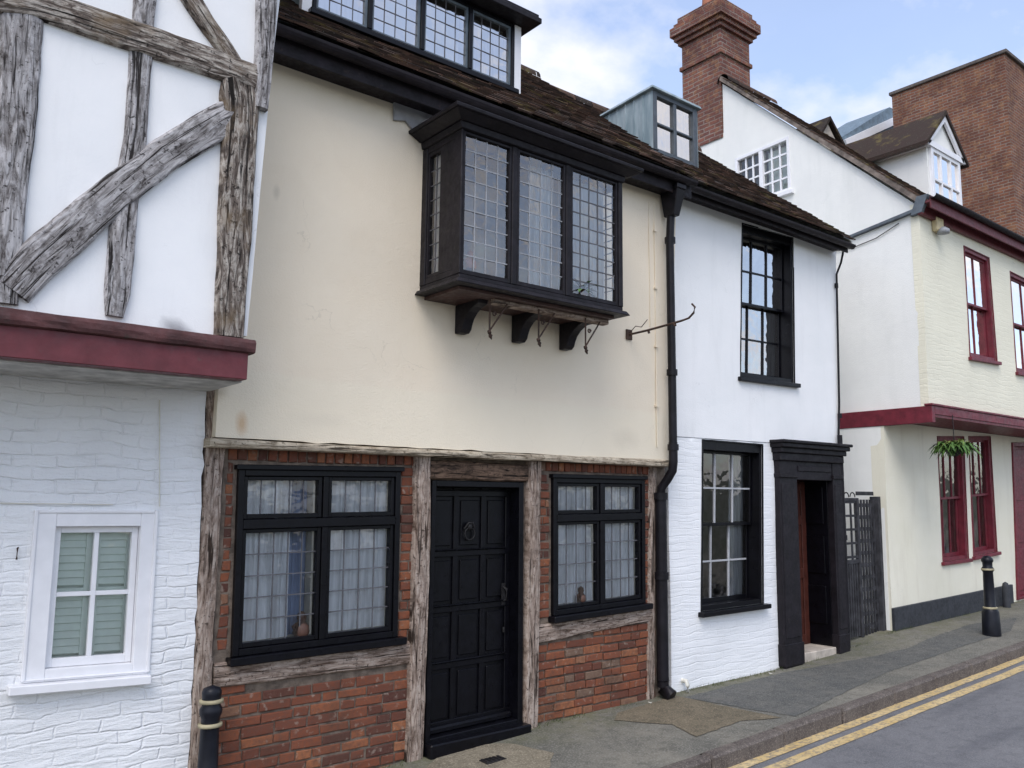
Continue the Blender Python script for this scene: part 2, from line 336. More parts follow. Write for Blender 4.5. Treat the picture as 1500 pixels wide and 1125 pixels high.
M_road = g.out(c, .85, g.bump(g.nz(150, 3), .8, .006), .3)
g = mat('asphalt_pavement'); c = g.mix(g.ramp(g.nz(1.1, 7, .6), [(.38, 0.), (.64, 1.)]), (.125, .122, .105), (.205, .192, .158)); c = g.mix(g.ramp(g.nz(11, 8, .75), [(.46, 0.), (.62, .5)]), c, (.065, .063, .055)); c = g.mix(g.ramp(g.nz(70, 3), [(.50, 0.), (.68, .7)]), c, (.28, .27, .235))
yy = g.nd('ShaderNodeSeparateXYZ', {0: g.co}).outputs[1]; yb = g.nd('ShaderNodeMapRange', {0: yy, 1: -.55, 2: .1, 3: 0., 4: .55}).outputs[0]
ms = g.nd('ShaderNodeMath', {0: g.ramp(g.nz(5, 7, .7), [(.36, 0.), (.62, 1.)]), 1: yb}, operation='MULTIPLY').outputs[0]; c = g.mix(ms, c, (.10, .105, .035))
M_pave = g.out(c, .9, g.bump(g.nz(120, 4), .7, .006), .25)
def patchmat(name, c1, c2):
    g = mat(name); c = g.mix(g.ramp(g.nz(4, 7, .65), [(.35, 0.), (.68, 1.)]), c1, c2); c = g.mix(g.ramp(g.nz(13, 8, .75), [(.48, 0.), (.62, .55)]), c, tuple(x * .6 for x in c1)); c = g.mix(g.ramp(g.nz(70, 3), [(.50, 0.), (.68, .6)]), c, tuple(min(1, x * 1.8) for x in c2))
    return g.out(c, .9, g.bump(g.nz(100, 4), .7, .006), .2)
M_conc = patchmat('concrete_patch', (.155, .135, .10), (.24, .21, .155)); M_brownp = patchmat('brown_paving_patch', (.115, .10, .07), (.18, .15, .105)); M_darkp = patchmat('dark_tar_patch', (.085, .088, .085), (.13, .127, .115))
M_kerb = patchmat('kerb_stone', (.085, .072, .066), (.145, .125, .11)); M_land = patchmat('distant_ground', (.06, .07, .045), (.09, .09, .07))
g = mat('yellow_road_paint'); c = g.mix(g.ramp(g.nz(2.5, 7, .7), [(.35, 0.), (.7, 1.)]), (.52, .37, .15), (.62, .49, .27)); c = g.mix(g.ramp(g.nz(24, 9, .8), [(.47, 0.), (.60, .85)]), c, (.17, .155, .14)); M_yellow = g.out(c, .8, g.bump(g.nz(120, 3), .5, .004), .3)
M_yband = painted('pale_gold_band', (.34, .30, .19), .6, .3, .3); M_bollard = painted('black_bollard_paint', (.009, .010, .015), .35, .3)
M_room = painted('dark_room', (.12, .11, .105), .9, .4, sc=3)
M_roomg = painted('grey_room', (.30, .29, .29), .9, .5, sc=4)
M_shut = painted('white_shutter_paint', (.78, .86, .80), .5, .06)
M_bluegrey = painted('blue_grey_paint', (.12, .15, .18), .45, .2)
M_reddoor = painted('red_brown_door', (.075, .022, .015), .45, .25)
M_whitebg = painted('pale_plastic', (.7, .68, .6), .5, .1)
M_terra = painted('terracotta', (.35, .14, .08), .8, .2); M_alarm = painted('yellowed_plastic', (.60, .50, .30), .6, .15)
M_silver = painted('grey_metal', (.35, .36, .38), .4, .15)
M_clay = painted('dark_brown_glaze', (.10, .05, .035), .5, .3)
g = mat('leaf_green'); M_leaf = g.out(g.mix(g.ramp(g.nz(9, 3), [(.35, 0.), (.65, 1.)]), (.04, .10, .02), (.11, .20, .05)), .6, None, .3)
g = mat('weed_green'); M_weed = g.out(g.mix(g.nz(9, 3), (.05, .08, .02), (.12, .14, .05)), .7)
def glassmat(name, tint, ior=1.5, refl=1.0, rough=.015, wob=.35, sc=3):
    g = mat(name); b = g.bump(g.nz(sc, 3), wob, .02)
    fr = g.nd('ShaderNodeFresnel', {'IOR': ior, 'Normal': b}).outputs[0]
    fr = g.nd('ShaderNodeMath', {0: fr, 1: refl}, operation='MULTIPLY', use_clamp=True).outputs[0]
    tr = g.nd('ShaderNodeBsdfTransparent', {0: (*tint, 1)}); gl = g.nd('ShaderNodeBsdfGlossy', {0: (1, .95, .90, 1), 'Roughness': rough, 'Normal': b})
    m = g.nd('ShaderNodeMixShader', {0: fr, 1: tr.outputs[0], 2: gl.outputs[0]}); g.nd('ShaderNodeOutputMaterial', {0: m.outputs[0]}); return g.m
M_glass = glassmat('window_glass', (.95, .97, .97), 1.5, 2.4)
M_glasso = glassmat('old_glass', (.96, .97, .98), 1.5, 1.6, .03, .4, 5)
M_glassor = glassmat('oriel_glass', (.86, .88, .88), 1.5, 4.0, .03, .5, 5)
M_glassu = glassmat('pale_reflecting_glass', (.9, .92, .93), 1.5, 9., .02, .35)
M_glassb = glassmat('bright_glass', (.85, .9, .9), 2.0, 5., .03, .3)
def cloth(name, c, tr=.4):
    g = mat(name); f = g.nz(1, 4, .5, g.mp((30, 30, 2))); col = g.mix(g.ramp(f, [(.35, 0.), (.65, 1.)]), tuple(x * .68 for x in c), c)  # vertical tone stripes paint extra fold shading into the cloth colour
    a = g.nd('ShaderNodeBsdfDiffuse', {0: col}); b = g.nd('ShaderNodeBsdfTranslucent', {0: col}); m = g.nd('ShaderNodeMixShader', {0: tr, 1: a.outputs[0], 2: b.outputs[0]}); g.nd('ShaderNodeOutputMaterial', {0: m.outputs[0]}); return g.m
M_net = cloth('net_curtain_cloth', (.90, .94, .98), .2); M_netg = cloth('grey_curtain_cloth', (.55, .57, .60)); M_blue = cloth('blue_curtain_cloth', (.26, .33, .50), .15); M_pale = cloth('sky_reflection_cloth', (.85, .88, .88), .2)  # the pale cloth imitates sky reflected in dormer and upper panes

M_ledgep = painted('cream_inner_paint', (.62, .60, .52), .7, .1)
# ------------------------------------------------------------------ windows
class Q:
    """quad on a wall plane, corners bl br tr tl; q(a,b,d) in metres from its bottom left"""
    def __init__(s, pl, bl, br, tr, tl):
        s.pl, s.c = pl, (bl, br, tr, tl)
        s.w = (math.dist(bl, br) + math.dist(tl, tr)) / 2; s.h = (math.dist(bl, tl) + math.dist(br, tr)) / 2
    def __call__(s, a, b, d=0):
        u, v = a / s.w, b / s.h; bl, br, tr, tl = s.c
        x = (bl[0] * (1 - u) + br[0] * u) * (1 - v) + (tl[0] * (1 - u) + tr[0] * u) * v
        z = (bl[1] * (1 - u) + br[1] * u) * (1 - v) + (tl[1] * (1 - u) + tr[1] * u) * v
        return s.pl.W(x, z, d)
    def st(s, a, b):
        P = s(a, b) - s.pl.O; return (P.dot(s.pl.S), P.z)
    def loop(s): return [s.st(0, 0), s.st(s.w, 0), s.st(s.w, s.h), s.st(0, s.h)]
def Qpx(pl, tl, tr, br, bl): return Q(pl, pl.px(*bl), pl.px(*br), pl.px(*tr), pl.px(*tl))
def lattice(q, rects, d, par, cw, ch, M_g=None, M_l=None, lw=.008, tilt=.9):
    """leaded lights: each quarrel a slightly tilted little pane, lead cames between"""
    gl = MB(); ld = MB()
    for a0, a1, b0, b1 in rects:
        nc = max(1, round((a1 - a0) / cw)); nr = max(1, round((b1 - b0) / ch))
        for i in range(nc):
            for j in range(nr):
                x0 = a0 + (a1 - a0) * i / nc; x1 = a0 + (a1 - a0) * (i + 1) / nc; y0 = b0 + (b1 - b0) * j / nr; y1 = b0 + (b1 - b0) * (j + 1) / nr
                tx, ty = R(random.gauss(0, tilt)) * (x1 - x0) / 2, R(random.gauss(0, tilt)) * (y1 - y0) / 2
                gl.add([q(x0, y0, d - tx - ty), q(x1, y0, d + tx - ty), q(x1, y1, d + tx + ty), q(x0, y1, d - tx + ty)], [(0, 1, 2, 3)])
        for i in range(1, nc):
            x = a0 + (a1 - a0) * i / nc; ld.qbox(q, x - lw / 2, x + lw / 2, b0, b1, d - .004, d + .004)
        for j in range(1, nr):
            y = b0 + (b1 - b0) * j / nr; ld.qbox(q, a0, a1, y - lw / 2, y + lw / 2, d - .0045, d + .0045)
    gl.build('pane', M_g or M_glasso, par, fix=False); ld.build('leading', M_l or M_leadbar, par)
def curtain(q, a0, a1, b0, b1, d, label, m=None, waves=7, amp=.03, name='net_curtain', gather=0, cat='curtain', group=None):
    mb = MB(); n = 60; rows = 8; vs = []; ph = random.random() * 6
    for j in range(rows + 1):
        v = j / rows; y = b0 + (b1 - b0) * v
        for i in range(n + 1):
            u = i / n; x = a0 + (a1 - a0) * (u if not gather else (u * (1 - gather * (1 - v) ** 1.5)))
            vs.append(q(x, y, d + amp * .8 * math.sin(u * waves * 6.28 + ph + .5 * math.sin(v * 2 + u * 5)) * (.5 + .5 * N(u * 5, v, ph)) + amp * .5 * N(u * 20, v * 2, ph)))
    mb.add(vs, [(j * (n + 1) + i, j * (n + 1) + i + 1, (j + 1) * (n + 1) + i + 1, (j + 1) * (n + 1) + i) for j in range(rows) for i in range(n)], smooth=True)
    o = mb.build(name, m or M_net, fix=False); return tag(o, label, cat, group)
def room(q, par, m=None, depth=1.1, e=.12, d0=-.02):
    mb = MB(); c = [q(-e, -e, d0), q(q.w + e, -e, d0), q(q.w + e, q.h + e, d0), q(-e, q.h + e, d0), q(-e, -e, -depth), q(q.w + e, -e, -depth), q(q.w + e, q.h + e, -depth), q(-e, q.h + e, -depth)]
    mb.add(c, [(4, 5, 6, 7), (0, 1, 5, 4), (1, 2, 6, 5), (2, 3, 7, 6), (3, 0, 4, 7)]); mb.build('room_lining', m or M_room, par)
def plain_panes(q, rects, d, par, m=None):
    gl = MB()
    for a0, a1, b0, b1 in rects: 
        t = .0025 * random.uniform(-1, 1); gl.add([q(a0, b0, d - t), q(a1, b0, d + t), q(a1, b1, d), q(a0, b1, d)], [(0, 1, 2, 3)])
    gl.build('pane', m or M_glass, par, fix=False)
def casement4(q, par, label=None):
    """two lights over two, black timber, leaded"""
    W_, H = q.w, q.h; f = MB(); f.frame(q, 0, W_, 0, H, .042, .042, .045, .042, -.10, .03)
    tb = H * .675; f.qbox(q, .042, W_ - .042, tb, tb + .065, -.09, .035); mb = W_ * .51; f.qbox(q, mb - .022, mb + .022, .045, tb, -.09, .026); f.qbox(q, mb - .02, mb + .02, tb + .065, H - .042, -.09, .026)
    f.qbox(q, -.02, W_ + .02, H, H + .035, -.06, .05)
    rects = []; s = []
    for (a0, a1) in ((.042, mb - .022), (mb + .022, W_ - .042)):
        for (b0, b1) in ((.045, tb), (tb + .065, H - .042)): s.append((a0, a1, b0, b1))
    wn_ = f.build('window', M_black, par, .004)
    for (a0, a1, b0, b1) in s:
        c = MB(); c.frame(q, a0 + .003, a1 - .003, b0 + .003, b1 - .003, .026, .026, .032, .026, -.05, .012); c.build('casement', M_black, wn_, .003)
        rects.append((a0 + .028, a1 - .028, b0 + .034, b1 - .028))
    lattice(q, rects, -.02, wn_, .11, .16)
    c = MB(); c.frame(q, .044, W_ * .5 - .03, .06, H - .05, .012, .022, .02, .012, -.30, -.052); c.frame(q, W_ * .5 + .035, W_ - .044, .06, H - .05, .012, .022, .02, .012, -.30, -.052); c.build('inner_reveal', M_ledgep, wn_)
    sl = MB(); sl.qbox(q, -.03, W_ + .05, -.055, -.002, -.12, .085); sl.build('sill', M_black, wn_, .006)
    room(q, wn_); return wn_
def sash(q, par, m, recess=.11, cols=3, rows=(2, 2), fl=.03, fr=.03, ft=.07, bar=.020, sill=True, so=.05, glassm=None, roomm=None, barm=None):
    W_, H = q.w, q.h; f = MB(); f.frame(q, .002, W_ - .002, .002, H - .002, fl, fr, .05, ft, -recess - .10, -.006)
    f.frame(q, -.012, W_ + .012, -.0, H + .012, .014, .014, .001, .014, -.004, .012)
    wn_ = f.build('window', m, par, .003); mid = H * .5
    for k, (b0, b1, d, n) in enumerate(((.052, mid + .02, -recess - .05, rows[1]), (mid - .02, H - ft - .001, -recess, rows[0]))):
        s = MB(); a0, a1 = fl + .001, W_ - fr - .001; s.frame(q, a0, a1, b0, b1, .028, .028, .045 if k == 0 else .032, .032, d - .035, d)
        ia0, ia1, ib0, ib1 = a0 + .028, a1 - .028, b0 + (.045 if k == 0 else .032), b1 - .032; rects = []
        so_ = s.build('sash', m, wn_, .002); s = MB()
        for i in range(1, cols):
            x = ia0 + (ia1 - ia0) * i / cols; s.qbox(q, x - bar / 2, x + bar / 2, ib0, ib1, d - .03, d - .004)
        for j in range(1, n):
            y = ib0 + (ib1 - ib0) * j / n; s.qbox(q, ia0, ia1, y - bar / 2, y + bar / 2, d - .0295, d - .005)
        if s.f: s.build('glazing_bars', barm or m, wn_)
        for i in range(cols):
            for j in range(n): rects.append((ia0 + (ia1 - ia0) * i / cols, ia0 + (ia1 - ia0) * (i + 1) / cols, ib0 + (ib1 - ib0) * j / n, ib0 + (ib1 - ib0) * (j + 1) / n))
        plain_panes(q, rects, d - .02, wn_, glassm)
    if sill: s = MB(); s.qbox(q, -.05, W_ + .06, -.05, -.002, -recess - .05, so); s.build('sill', m, wn_, .005)
    room(q, wn_, roomm, 1.0, .1); return wn_

# ------------------------------------------------------------------ timber
def beam(pl, pts, d1, thick=.12, mb=None, jit=.12, seed=0, px=True):
    """hewn timber: centre line with widths, wavering edges, rounded arrises, grain running along it"""
    mb = mb or MB()
    C = [(Vector(pl.px(x, y)), pl.wid(x, y, w_)) for x, y, w_ in pts] if px else [(Vector((x, y)), w_) for x, y, w_ in pts]
    L = [0]
    for i in range(1, len(C)): L.append(L[-1] + (C[i][0] - C[i - 1][0]).length)
    n = max(2, int(L[-1] / .045)); rows = []
    for i in range(n + 1):
        l = L[-1] * i / n; k = 0
        while k < len(L) - 2 and l > L[k + 1]: k += 1
        u = (l - L[k]) / max(1e-6, L[k + 1] - L[k])
        us = u * u * (3 - 2 * u) * .4 + u * .6
        p = C[k][0].lerp(C[k + 1][0], u); w_ = C[k][1] * (1 - us) + C[k + 1][1] * us
        t0 = (C[min(k + 1, len(C) - 1)][0] - C[k][0]); tp = (C[k][0] - C[k - 1][0]) if k > 0 else t0; tn = (C[min(k + 2, len(C) - 1)][0] - C[min(k + 1, len(C) - 1)][0]) if k + 2 < len(C) else t0
        t = ((tp.normalized() + t0.normalized()) * (1 - u) + (t0.normalized() + tn.normalized()) * u).normalized()
        nn = Vector((-t.y, t.x)); wl = w_ / 2 * (1 + jit * (N(l * 2.3, seed, 1) + .5 * N(l * 9, seed, 2))); wr = w_ / 2 * (1 + jit * (N(l * 2.3, seed, 4) + .5 * N(l * 9, seed, 5)))
        row = []
        for (f, dd) in ((1, -thick), (1, -.018), (.86, 0), (.4, .006), (0, .008), (-.4, .006), (-.86, 0), (-1, -.018), (-1, -thick)):
            q = p + nn * (f * (wl if f > 0 else wr)); row.append((pl.W(q.x, q.y, d1 + dd + (.006 * N(l * 6, f * 3, seed) if dd > -thick else 0)), (l + seed * 3.3, f * w_ / 2 + seed)))
        rows.append(row)
    m = len(rows[0]); vs = [r[0] for row in rows for r in row]; uv = [r[1] for row in rows for r in row]
    fs = [(i * m + k, i * m + k + 1, (i + 1) * m + k + 1, (i + 1) * m + k) for i in range(n) for k in range(m - 1)]
    mb.add(vs, fs, uv=uv, smooth=False); mb.add([r[0] for r in rows[0]], [tuple(range(m))], uv=[r[1] for r in rows[0]]); mb.add([r[0] for r in rows[-1]], [tuple(reversed(range(m)))], uv=[r[1] for r in rows[-1]])
    return mb
# ------------------------------------------------------------------ laid bricks and tiles
def lay_bricks(pl, outline, holes, d=0, bw=.215, bh=.062, j=.011, z0=None, seed=1, mb=None, soldier=False, ang=0):
    mb = mb or MB(); rnd = random.Random(seed); xs = [p[0] for p in outline]; zs = [p[1] for p in outline]
    z = min(zs) if z0 is None else z0; r = 0
    while z < max(zs):
        x = min(xs) - (0 if r % 2 else bw / 2) - rnd.random() * .05
        while x < max(xs):
            w_ = bw * rnd.uniform(.94, 1.04) if rnd.random() > .3 else bw * .5
            if soldier: w_ = bh * rnd.uniform(.92, 1.05)
            h_ = (bh if not soldier else bw) * rnd.uniform(.93, 1.03)
            x0, x1 = x, x + w_; steps = 4
            # clip to the outline, cut bricks at the edges
            def ok(a): return all(inside((a, b), outline) and not any(inside((a, b), h) for h in holes) for b in (z + h_ * .2, z + h_ * .8))
            while x0 < x1 and not ok(x0): x0 += .012
            while x1 > x0 and not ok(x1): x1 -= .012
            if x1 - x0 > .02:
                o = d + rnd.gauss(0, .0035) + .01 * N(x, z); t = [rnd.gauss(0, .0025) for _ in range(8)]; wz = .012 * N(x * 1.3, z * .6, seed)
                b_ = .006; c = []
                for (xx, zz_, dd) in ((x0, z, -.06), (x1, z, -.06), (x1, z + h_, -.06), (x0, z + h_, -.06)): c.append(pl.W(xx, zz_ + wz, d + dd))
                for k, (xx, zz_) in enumerate(((x0, z), (x1, z), (x1, z + h_), (x0, z + h_))): c.append(pl.W(xx + t[k], zz_ + wz + t[k + 4], o - .005))
                for k, (xx, zz_) in enumerate(((x0 + b_, z + b_), (x1 - b_, z + b_), (x1 - b_, z + h_ - b_), (x0 + b_, z + h_ - b_))): c.append(pl.W(xx + t[k], zz_ + wz + t[k + 4], o + rnd.gauss(0, .001)))
                mb.add(c, [(0, 1, 5, 4), (1, 2, 6, 5), (2, 3, 7, 6), (3, 0, 4, 7), (4, 5, 9, 8), (5, 6, 10, 9), (6, 7, 11, 10), (7, 4, 8, 11), (8, 9, 10, 11)], col=min(1, max(0, rnd.random() + .15 * N(x, z))))
            x += w_ + j
        z += (bh if not soldier else bw) + j; r += 1
    return mb
def tiles(x0, x1, y0, z0, tan, y1, seed=3, gauge=.10, tw=.165, sag=.03, back=True):
    mb = MB(); rnd = random.Random(seed); L = (y1 - y0) * math.sqrt(1 + tan * tan); n = int(L / gauge); ca = 1 / math.sqrt(1 + tan * tan); sa = tan * ca
    def W(x, l, h): return Vector((x, y0 + l * ca - h * sa, z0 + l * sa + h * ca + sag * N(x * .45, l * .3, 8) + sag * .35 * N(x * 2.1, l, 8)))
    for r in range(n):
        x = x0 - (0 if r % 2 else tw / 2)
        while x < x1:
            a, b = max(x0, x + .003), min(x1, x + tw - .003)
            if b - a > .03:
                l = r * gauge + rnd.gauss(0, .004); e = rnd.gauss(0, .004); t = rnd.gauss(0, .003); th = .014
                mb.hexa([W(a, l + t, .012 + e), W(b, l - t, .012 + e), W(b, l + gauge + .05, -.006), W(a, l + gauge + .05, -.006), W(a, l + t, .012 + th + e), W(b, l - t, .012 + th + e), W(b, l + gauge + .05, .008), W(a, l + gauge + .05, .008)], col=rnd.random())
            x += tw
    # half-round ridge tiles
    x = x0
    while x < x1:
        b = min(x1, x + .3); c = []; c2 = []
        for k in range(9):
            a_ = math.pi * (k / 8); c.append(Vector((x, y1 + .12 * math.cos(a_), z0 + (y1 - y0) * tan - .06 + .13 * math.sin(a_) + sag * N(x * .45, L * .3, 8)))); c2.append(c[-1] + Vector((b - x - .008, 0, sag * (N(b * .45, L * .3, 8) - N(x * .45, L * .3, 8)))))
        mb.add(c + c2, [(k, k + 1, 10 + k, 9 + k) for k in range(8)], col=rnd.random()); x += .3
    # underlay
    mb.add([W(x0, 0, 0), W(x1, 0, 0), W(x1, L, 0), W(x0, L, 0)], [(0, 1, 2, 3)], col=0.0)
    if back: mb.add([Vector((x0, y1, z0 + (y1 - y0) * tan)), Vector((x1, y1, z0 + (y1 - y0) * tan)), Vector((x1, 2 * y1 - y0, z0)), Vector((x0, 2 * y1 - y0, z0))], [(0, 1, 2, 3)], col=.3)
    return mb

# ================================================================== GROUND
GZ = [(-60, -1.6), (-8, -.45), (2, -.09), (3.6, .04), (4.8, .09), (8.2, .12), (9.5, .17), (10.7, .29), (14.8, .38), (22, .62), (60, 2.6), (200, 8)]
def gz(x):
    for (a, b), (c, d) in zip(GZ, GZ[1:]):
        if x <= c: return b + (d - b) * (x - a) / (c - a)
    return GZ[-1][1]
KY = -1.24
def kz(x): return -.16 + .035 * x if -10 < x < 24 else gz(x) - (.06 if x < 0 else .02)
def sheet(xs, ys, zf, name, m):
    mb = MB(); vs = [(x, y, zf(x, y)) for x in xs for y in ys]; k = len(ys)
    mb.add(vs, [(i * k + j, (i + 1) * k + j, (i + 1) * k + j + 1, i * k + j + 1) for i in range(len(xs) - 1) for j in range(k - 1)], smooth=True)
    return mb.build(name, m)
def fr_(a, b, st):
    n = max(1, round((b - a) / st)); return [a + (b - a) * i / n for i in range(n + 1)]
XS = [-60, -40, -25, -15, -8] + fr_(-6, 20, .4) + [25, 32, 45, 60, 100, 200]
def pz(x, y): u = min(1, max(0, (0.1 - y) / 1.34)); return gz(x) * (1 - u) + kz(x) * u + .004 * N(x * 2, y * 2)
def rz(x, y): return kz(x) - .10 - .012 * abs(y + 3.25) + .003 * N(x, y)
struct(sheet([-2000, -300, -60] + XS[1:-1] + [200, 2000], [-2000, -300, -60, -20, -7, 0, 20, 60, 300, 2000], lambda x, y: gz(max(-60, min(200, x))) - .55, 'ground', M_land))
struct(sheet(XS, fr_(KY - .004, 1.2, .2), pz, 'pavement', M_pave))
struct(sheet(XS, fr_(-5.3, KY + .05, .25), rz, 'road', M_road))
struct(sheet(XS, fr_(-9, -5.3, .6), lambda x, y: gz(x) - .06, 'far_pavement', M_pave))
mb = MB(); rnd = random.Random(5); x = -6.0
while x < 40:
    x1 = x + .9 + rnd.uniform(-.1, .06); e = rnd.gauss(0, .004); f = rnd.gauss(0, .004); a, b = x + .006, x1 - .006; y0, y1 = KY - .13 + e, KY
    za, zb = kz(a) + .006 + f, kz(b) + .006 + f
    mb.hexa([(a, y0, za - .3), (b, y0, zb - .3), (b, y1, zb - .3), (a, y1, za - .3), (a, y0, za), (b, y0, zb), (b, y1, zb + .003), (a, y1, za + .003)], col=rnd.random()); x = x1
struct(mb.build('kerb', M_kerb, bevel=.018))
for k, yc in enumerate((-1.42, -1.63)):
    mb = MB(); xs = fr_(-6, 38, .25); vs = []
    for i, x in enumerate(xs):
        wv = .012 * N(x * .9, k * 5); vs += [(x, yc - .060 + wv + .004 * N(x * 7, 2, k), rz(x, yc) + .006), (x, yc + .060 + wv + .004 * N(x * 7, 8, k), rz(x, yc) + .006)]
    mb.add(vs, [(2 * i, 2 * i + 2, 2 * i + 3, 2 * i + 1) for i in range(len(xs) - 1)]); struct(mb.build('yellow_line', M_yellow))
def patch(pix, m, name, h=.005):
    pts = []
    for x, y in pix:
        r = ray(x, y); t = -1.0
        z = .05
        for _ in range(12):
            P = CAM + r * ((z - CAM.z) / r.z); z = pz(P.x, P.y) if P.y > KY else rz(P.x, P.y)
        pts.append((P.x, P.y))
    out = []
    for a, b in zip(pts, pts[1:] + pts[:1]): out += rough(a, b, .08, .02, a[0])
    xs = [p[0] for p in out]; ys = [p[1] for p in out]; vs = [Vector(p) for p in out]; es = [(i, (i + 1) % len(out)) for i in range(len(out))]
    x = min(xs)
    while x < max(xs):
        y = min(ys)
        while y < max(ys):
            if inside((x, y), out): vs.append(Vector((x, y)))
            y += .15
        x += .15
    V, _, Fc, _, _, _ = delaunay_2d_cdt(vs, es, [], 0, 1e-5); mb = MB()
    zf = pz if sum(ys) / len(ys) > KY else rz
    mb.add([(v.x, v.y, zf(v.x, v.y) + h) for v in V], [tuple(f) for f in Fc if inside((sum(V[k].x for k in f) / 3, sum(V[k].y for k in f) / 3), out)]); return struct(mb.build(name, m))
patch([(615, 1135), (660, 1093), (745, 1090), (812, 1104), (800, 1135)], M_conc, 'concrete_patch')
patch([(905, 1045), (990, 1020), (1145, 1052), (1085, 1083), (1020, 1080), (985, 1062), (900, 1056)], M_brownp, 'brown_paving_patch', .006)
patch([(1000, 1022), (1150, 985), (1330, 950), (1420, 915), (1490, 905), (1480, 925), (1300, 985), (1165, 1050)], M_darkp, 'dark_paving_patch', .004)

# ================================================================== HOUSE 1: timber framed
h1 = thing('timber_framed_house', 'house at left edge with weathered oak timbers over white painted brick', 'house', (0.2, .1, gz(0)))
edge = [PU.px(*p) for p in [(362, 492), (373, 375), (387, 220), (399, 90), (410, 0)]]
ol = [(-1.8, 2.93)] + rough((-1.8, 2.93), (edge[0][0], 2.93), .5, 0)[1:] + edge + [(2.12, 6.3), (-1.8, 6.3)]
wall(PU, ol, [], .5, .012, .8).build('upper_wall', M_infill, h1)
qw = Qpx(PL, (56, 753), (225, 753), (212, 984), (36, 998))
le = rough(PL.px(303, 560), PL.px(276, 1125), .09, .022, 4) + [PL.px(276, 1125)]
ol = [(-1.8, -.4), (-1.8, 2.72)] + [(le[0][0], 2.72)] + le + [(le[-1][0] - .01, -.4)]
wall(PL, ol, [qw.loop()], .22, .014, 1.1, .09).build('lower_wall', M_pbrick, h1)
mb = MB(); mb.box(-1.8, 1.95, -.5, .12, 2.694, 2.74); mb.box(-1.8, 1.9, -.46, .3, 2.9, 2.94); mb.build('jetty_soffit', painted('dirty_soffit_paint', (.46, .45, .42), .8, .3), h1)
mb = MB(); mb.box(-1.8, 1.945, -.60, -.5, 2.70, 2.868); mb.build('jetty_fascia', M_maroon, h1, .004)
mb = beam(front(-.53), [(-1.8, 2.915, .085), (0, 2.91, .085), (1.2, 2.91, .09), (1.975, 2.905, .085)], .10, .10, None, .12, 3, px=False); mb.build('jetty_moulding', M_maroonw, h1)
TB = [('post', [(38, -30, 52), (34, 0, 54), (24, 180, 48), (8, 330, 44), (0, 445, 44)], M_oakg, .035), ('rail', [(-20, 0, 40), (58, 10, 44), (130, 33, 48), (215, 62, 48), (300, 90, 44), (372, 116, 40)], M_oak, .05),
      ('stud', [(214, -30, 30), (212, 0, 31), (209, 44, 29)], M_oakg, .03), ('stud', [(206, 72, 32), (198, 200, 30), (183, 300, 34), (171, 430, 36), (167, 464, 24)], M_oakg, .028),
      ('brace', [(14, 425, 58), (60, 378, 60), (100, 345, 58), (165, 286, 52), (240, 228, 48), (342, 166, 46)], M_oakg, .042), ('brace', [(262, -30, 30), (276, -5, 30), (303, 38, 28), (332, 78, 26), (350, 105, 22)], M_oak, .04),
      ('post', [(345, 108, 40), (350, 150, 58), (349, 210, 50), (344, 300, 48), (339, 400, 44), (334, 494, 40)], M_oak, .045), ('post', [(392, -30, 30), (388, 0, 28), (385, 80, 25), (379, 162, 20)], M_oakg, .06)]
for i, (nm, pts, m, d) in enumerate(TB): beam(PU, pts, d, .14, None, .085, i * 1.7 + 1).build(nm, m, h1)
# white window with shutters
W_, H = qw.w, qw.h
f = MB(); f.frame(qw, -.01, W_ + .01, -.01, H + .01, .105, .085, .07, .085, -.10, .018); f.frame(qw, -.022, W_ + .022, 0, H + .025, .02, .02, .01, .02, -.01, .028); wn1 = f.build('window', M_wpaint, h1, .004)
c = MB(); a0, a1, b0, b1 = .097, W_ - .077, .062, H - .077; c.frame(qw, a0, a1, b0, b1, .035, .035, .05, .035, -.09, -.03)
mx_, my_ = (a0 + a1) / 2, (b0 + b1) / 2 + .01; c.qbox(qw, mx_ - .013, mx_ + .013, b0 + .05, b1 - .035, -.08, -.035); c.qbox(qw, a0 + .035, a1 - .035, my_ - .013, my_ + .013, -.08, -.036); c.build('sash', M_wpaint, wn1, .002)
plain_panes(qw, [(a0 + .03, mx_, b0 + .04, my_), (mx_, a1 - .03, b0 + .04, my_), (a0 + .03, mx_, my_, b1 - .03), (mx_, a1 - .03, my_, b1 - .03)], -.06, wn1)
s = MB(); s.qbox(qw, -.085, W_ + .02, -.065, -.012, -.1, .085); s.build('sill', M_wpaint, wn1, .006)
room(qw, wn1, M_roomg, .8, .05)
for (p0, p1) in ((a0 + .01, mx_ - .006), (mx_ + .006, a1 - .01)):
    s = MB(); s.frame(qw, p0, p1, b0, b1, .035, .035, .05, .04, -.130, -.100); k = b0 + .06
    while k < b1 - .05:
        if abs(k - my_) > .03: s.hexa([qw(p0 + .035, k, -.112), qw(p1 - .035, k, -.112), qw(p1 - .035, k + .006, -.106), qw(p0 + .035, k + .006, -.106), qw(p0 + .035, k + .038, -.125), qw(p1 - .035, k + .038, -.125), qw(p1 - .035, k + .045, -.119), qw(p0 + .035, k + .045, -.119)])
        k += .045
    s.qbox(qw, p0 + .035, p1 - .035, my_ - .03, my_ + .03, -.13, -.105); s.qbox(qw, p0 + .03, p1 - .03, b0 + .02, b1 - .02, -.150, -.140); s.build('shutter', M_shut, wn1)
s = MB(); p = [PL.px(233, y) for y in (586, 650, 700, 742)]; s.tube([PL.W(a + .006 * N(i, 0), b, .012) for i, (a, b) in enumerate(p)], .004, 6)
p = [PL.px(x, 737 + .012 * x) for x in (0, 60, 110, 165)]; s.tube([PL.W(a, b, .010) for a, b in p], .0035, 6); s.build('cable', M_whitebg, h1)
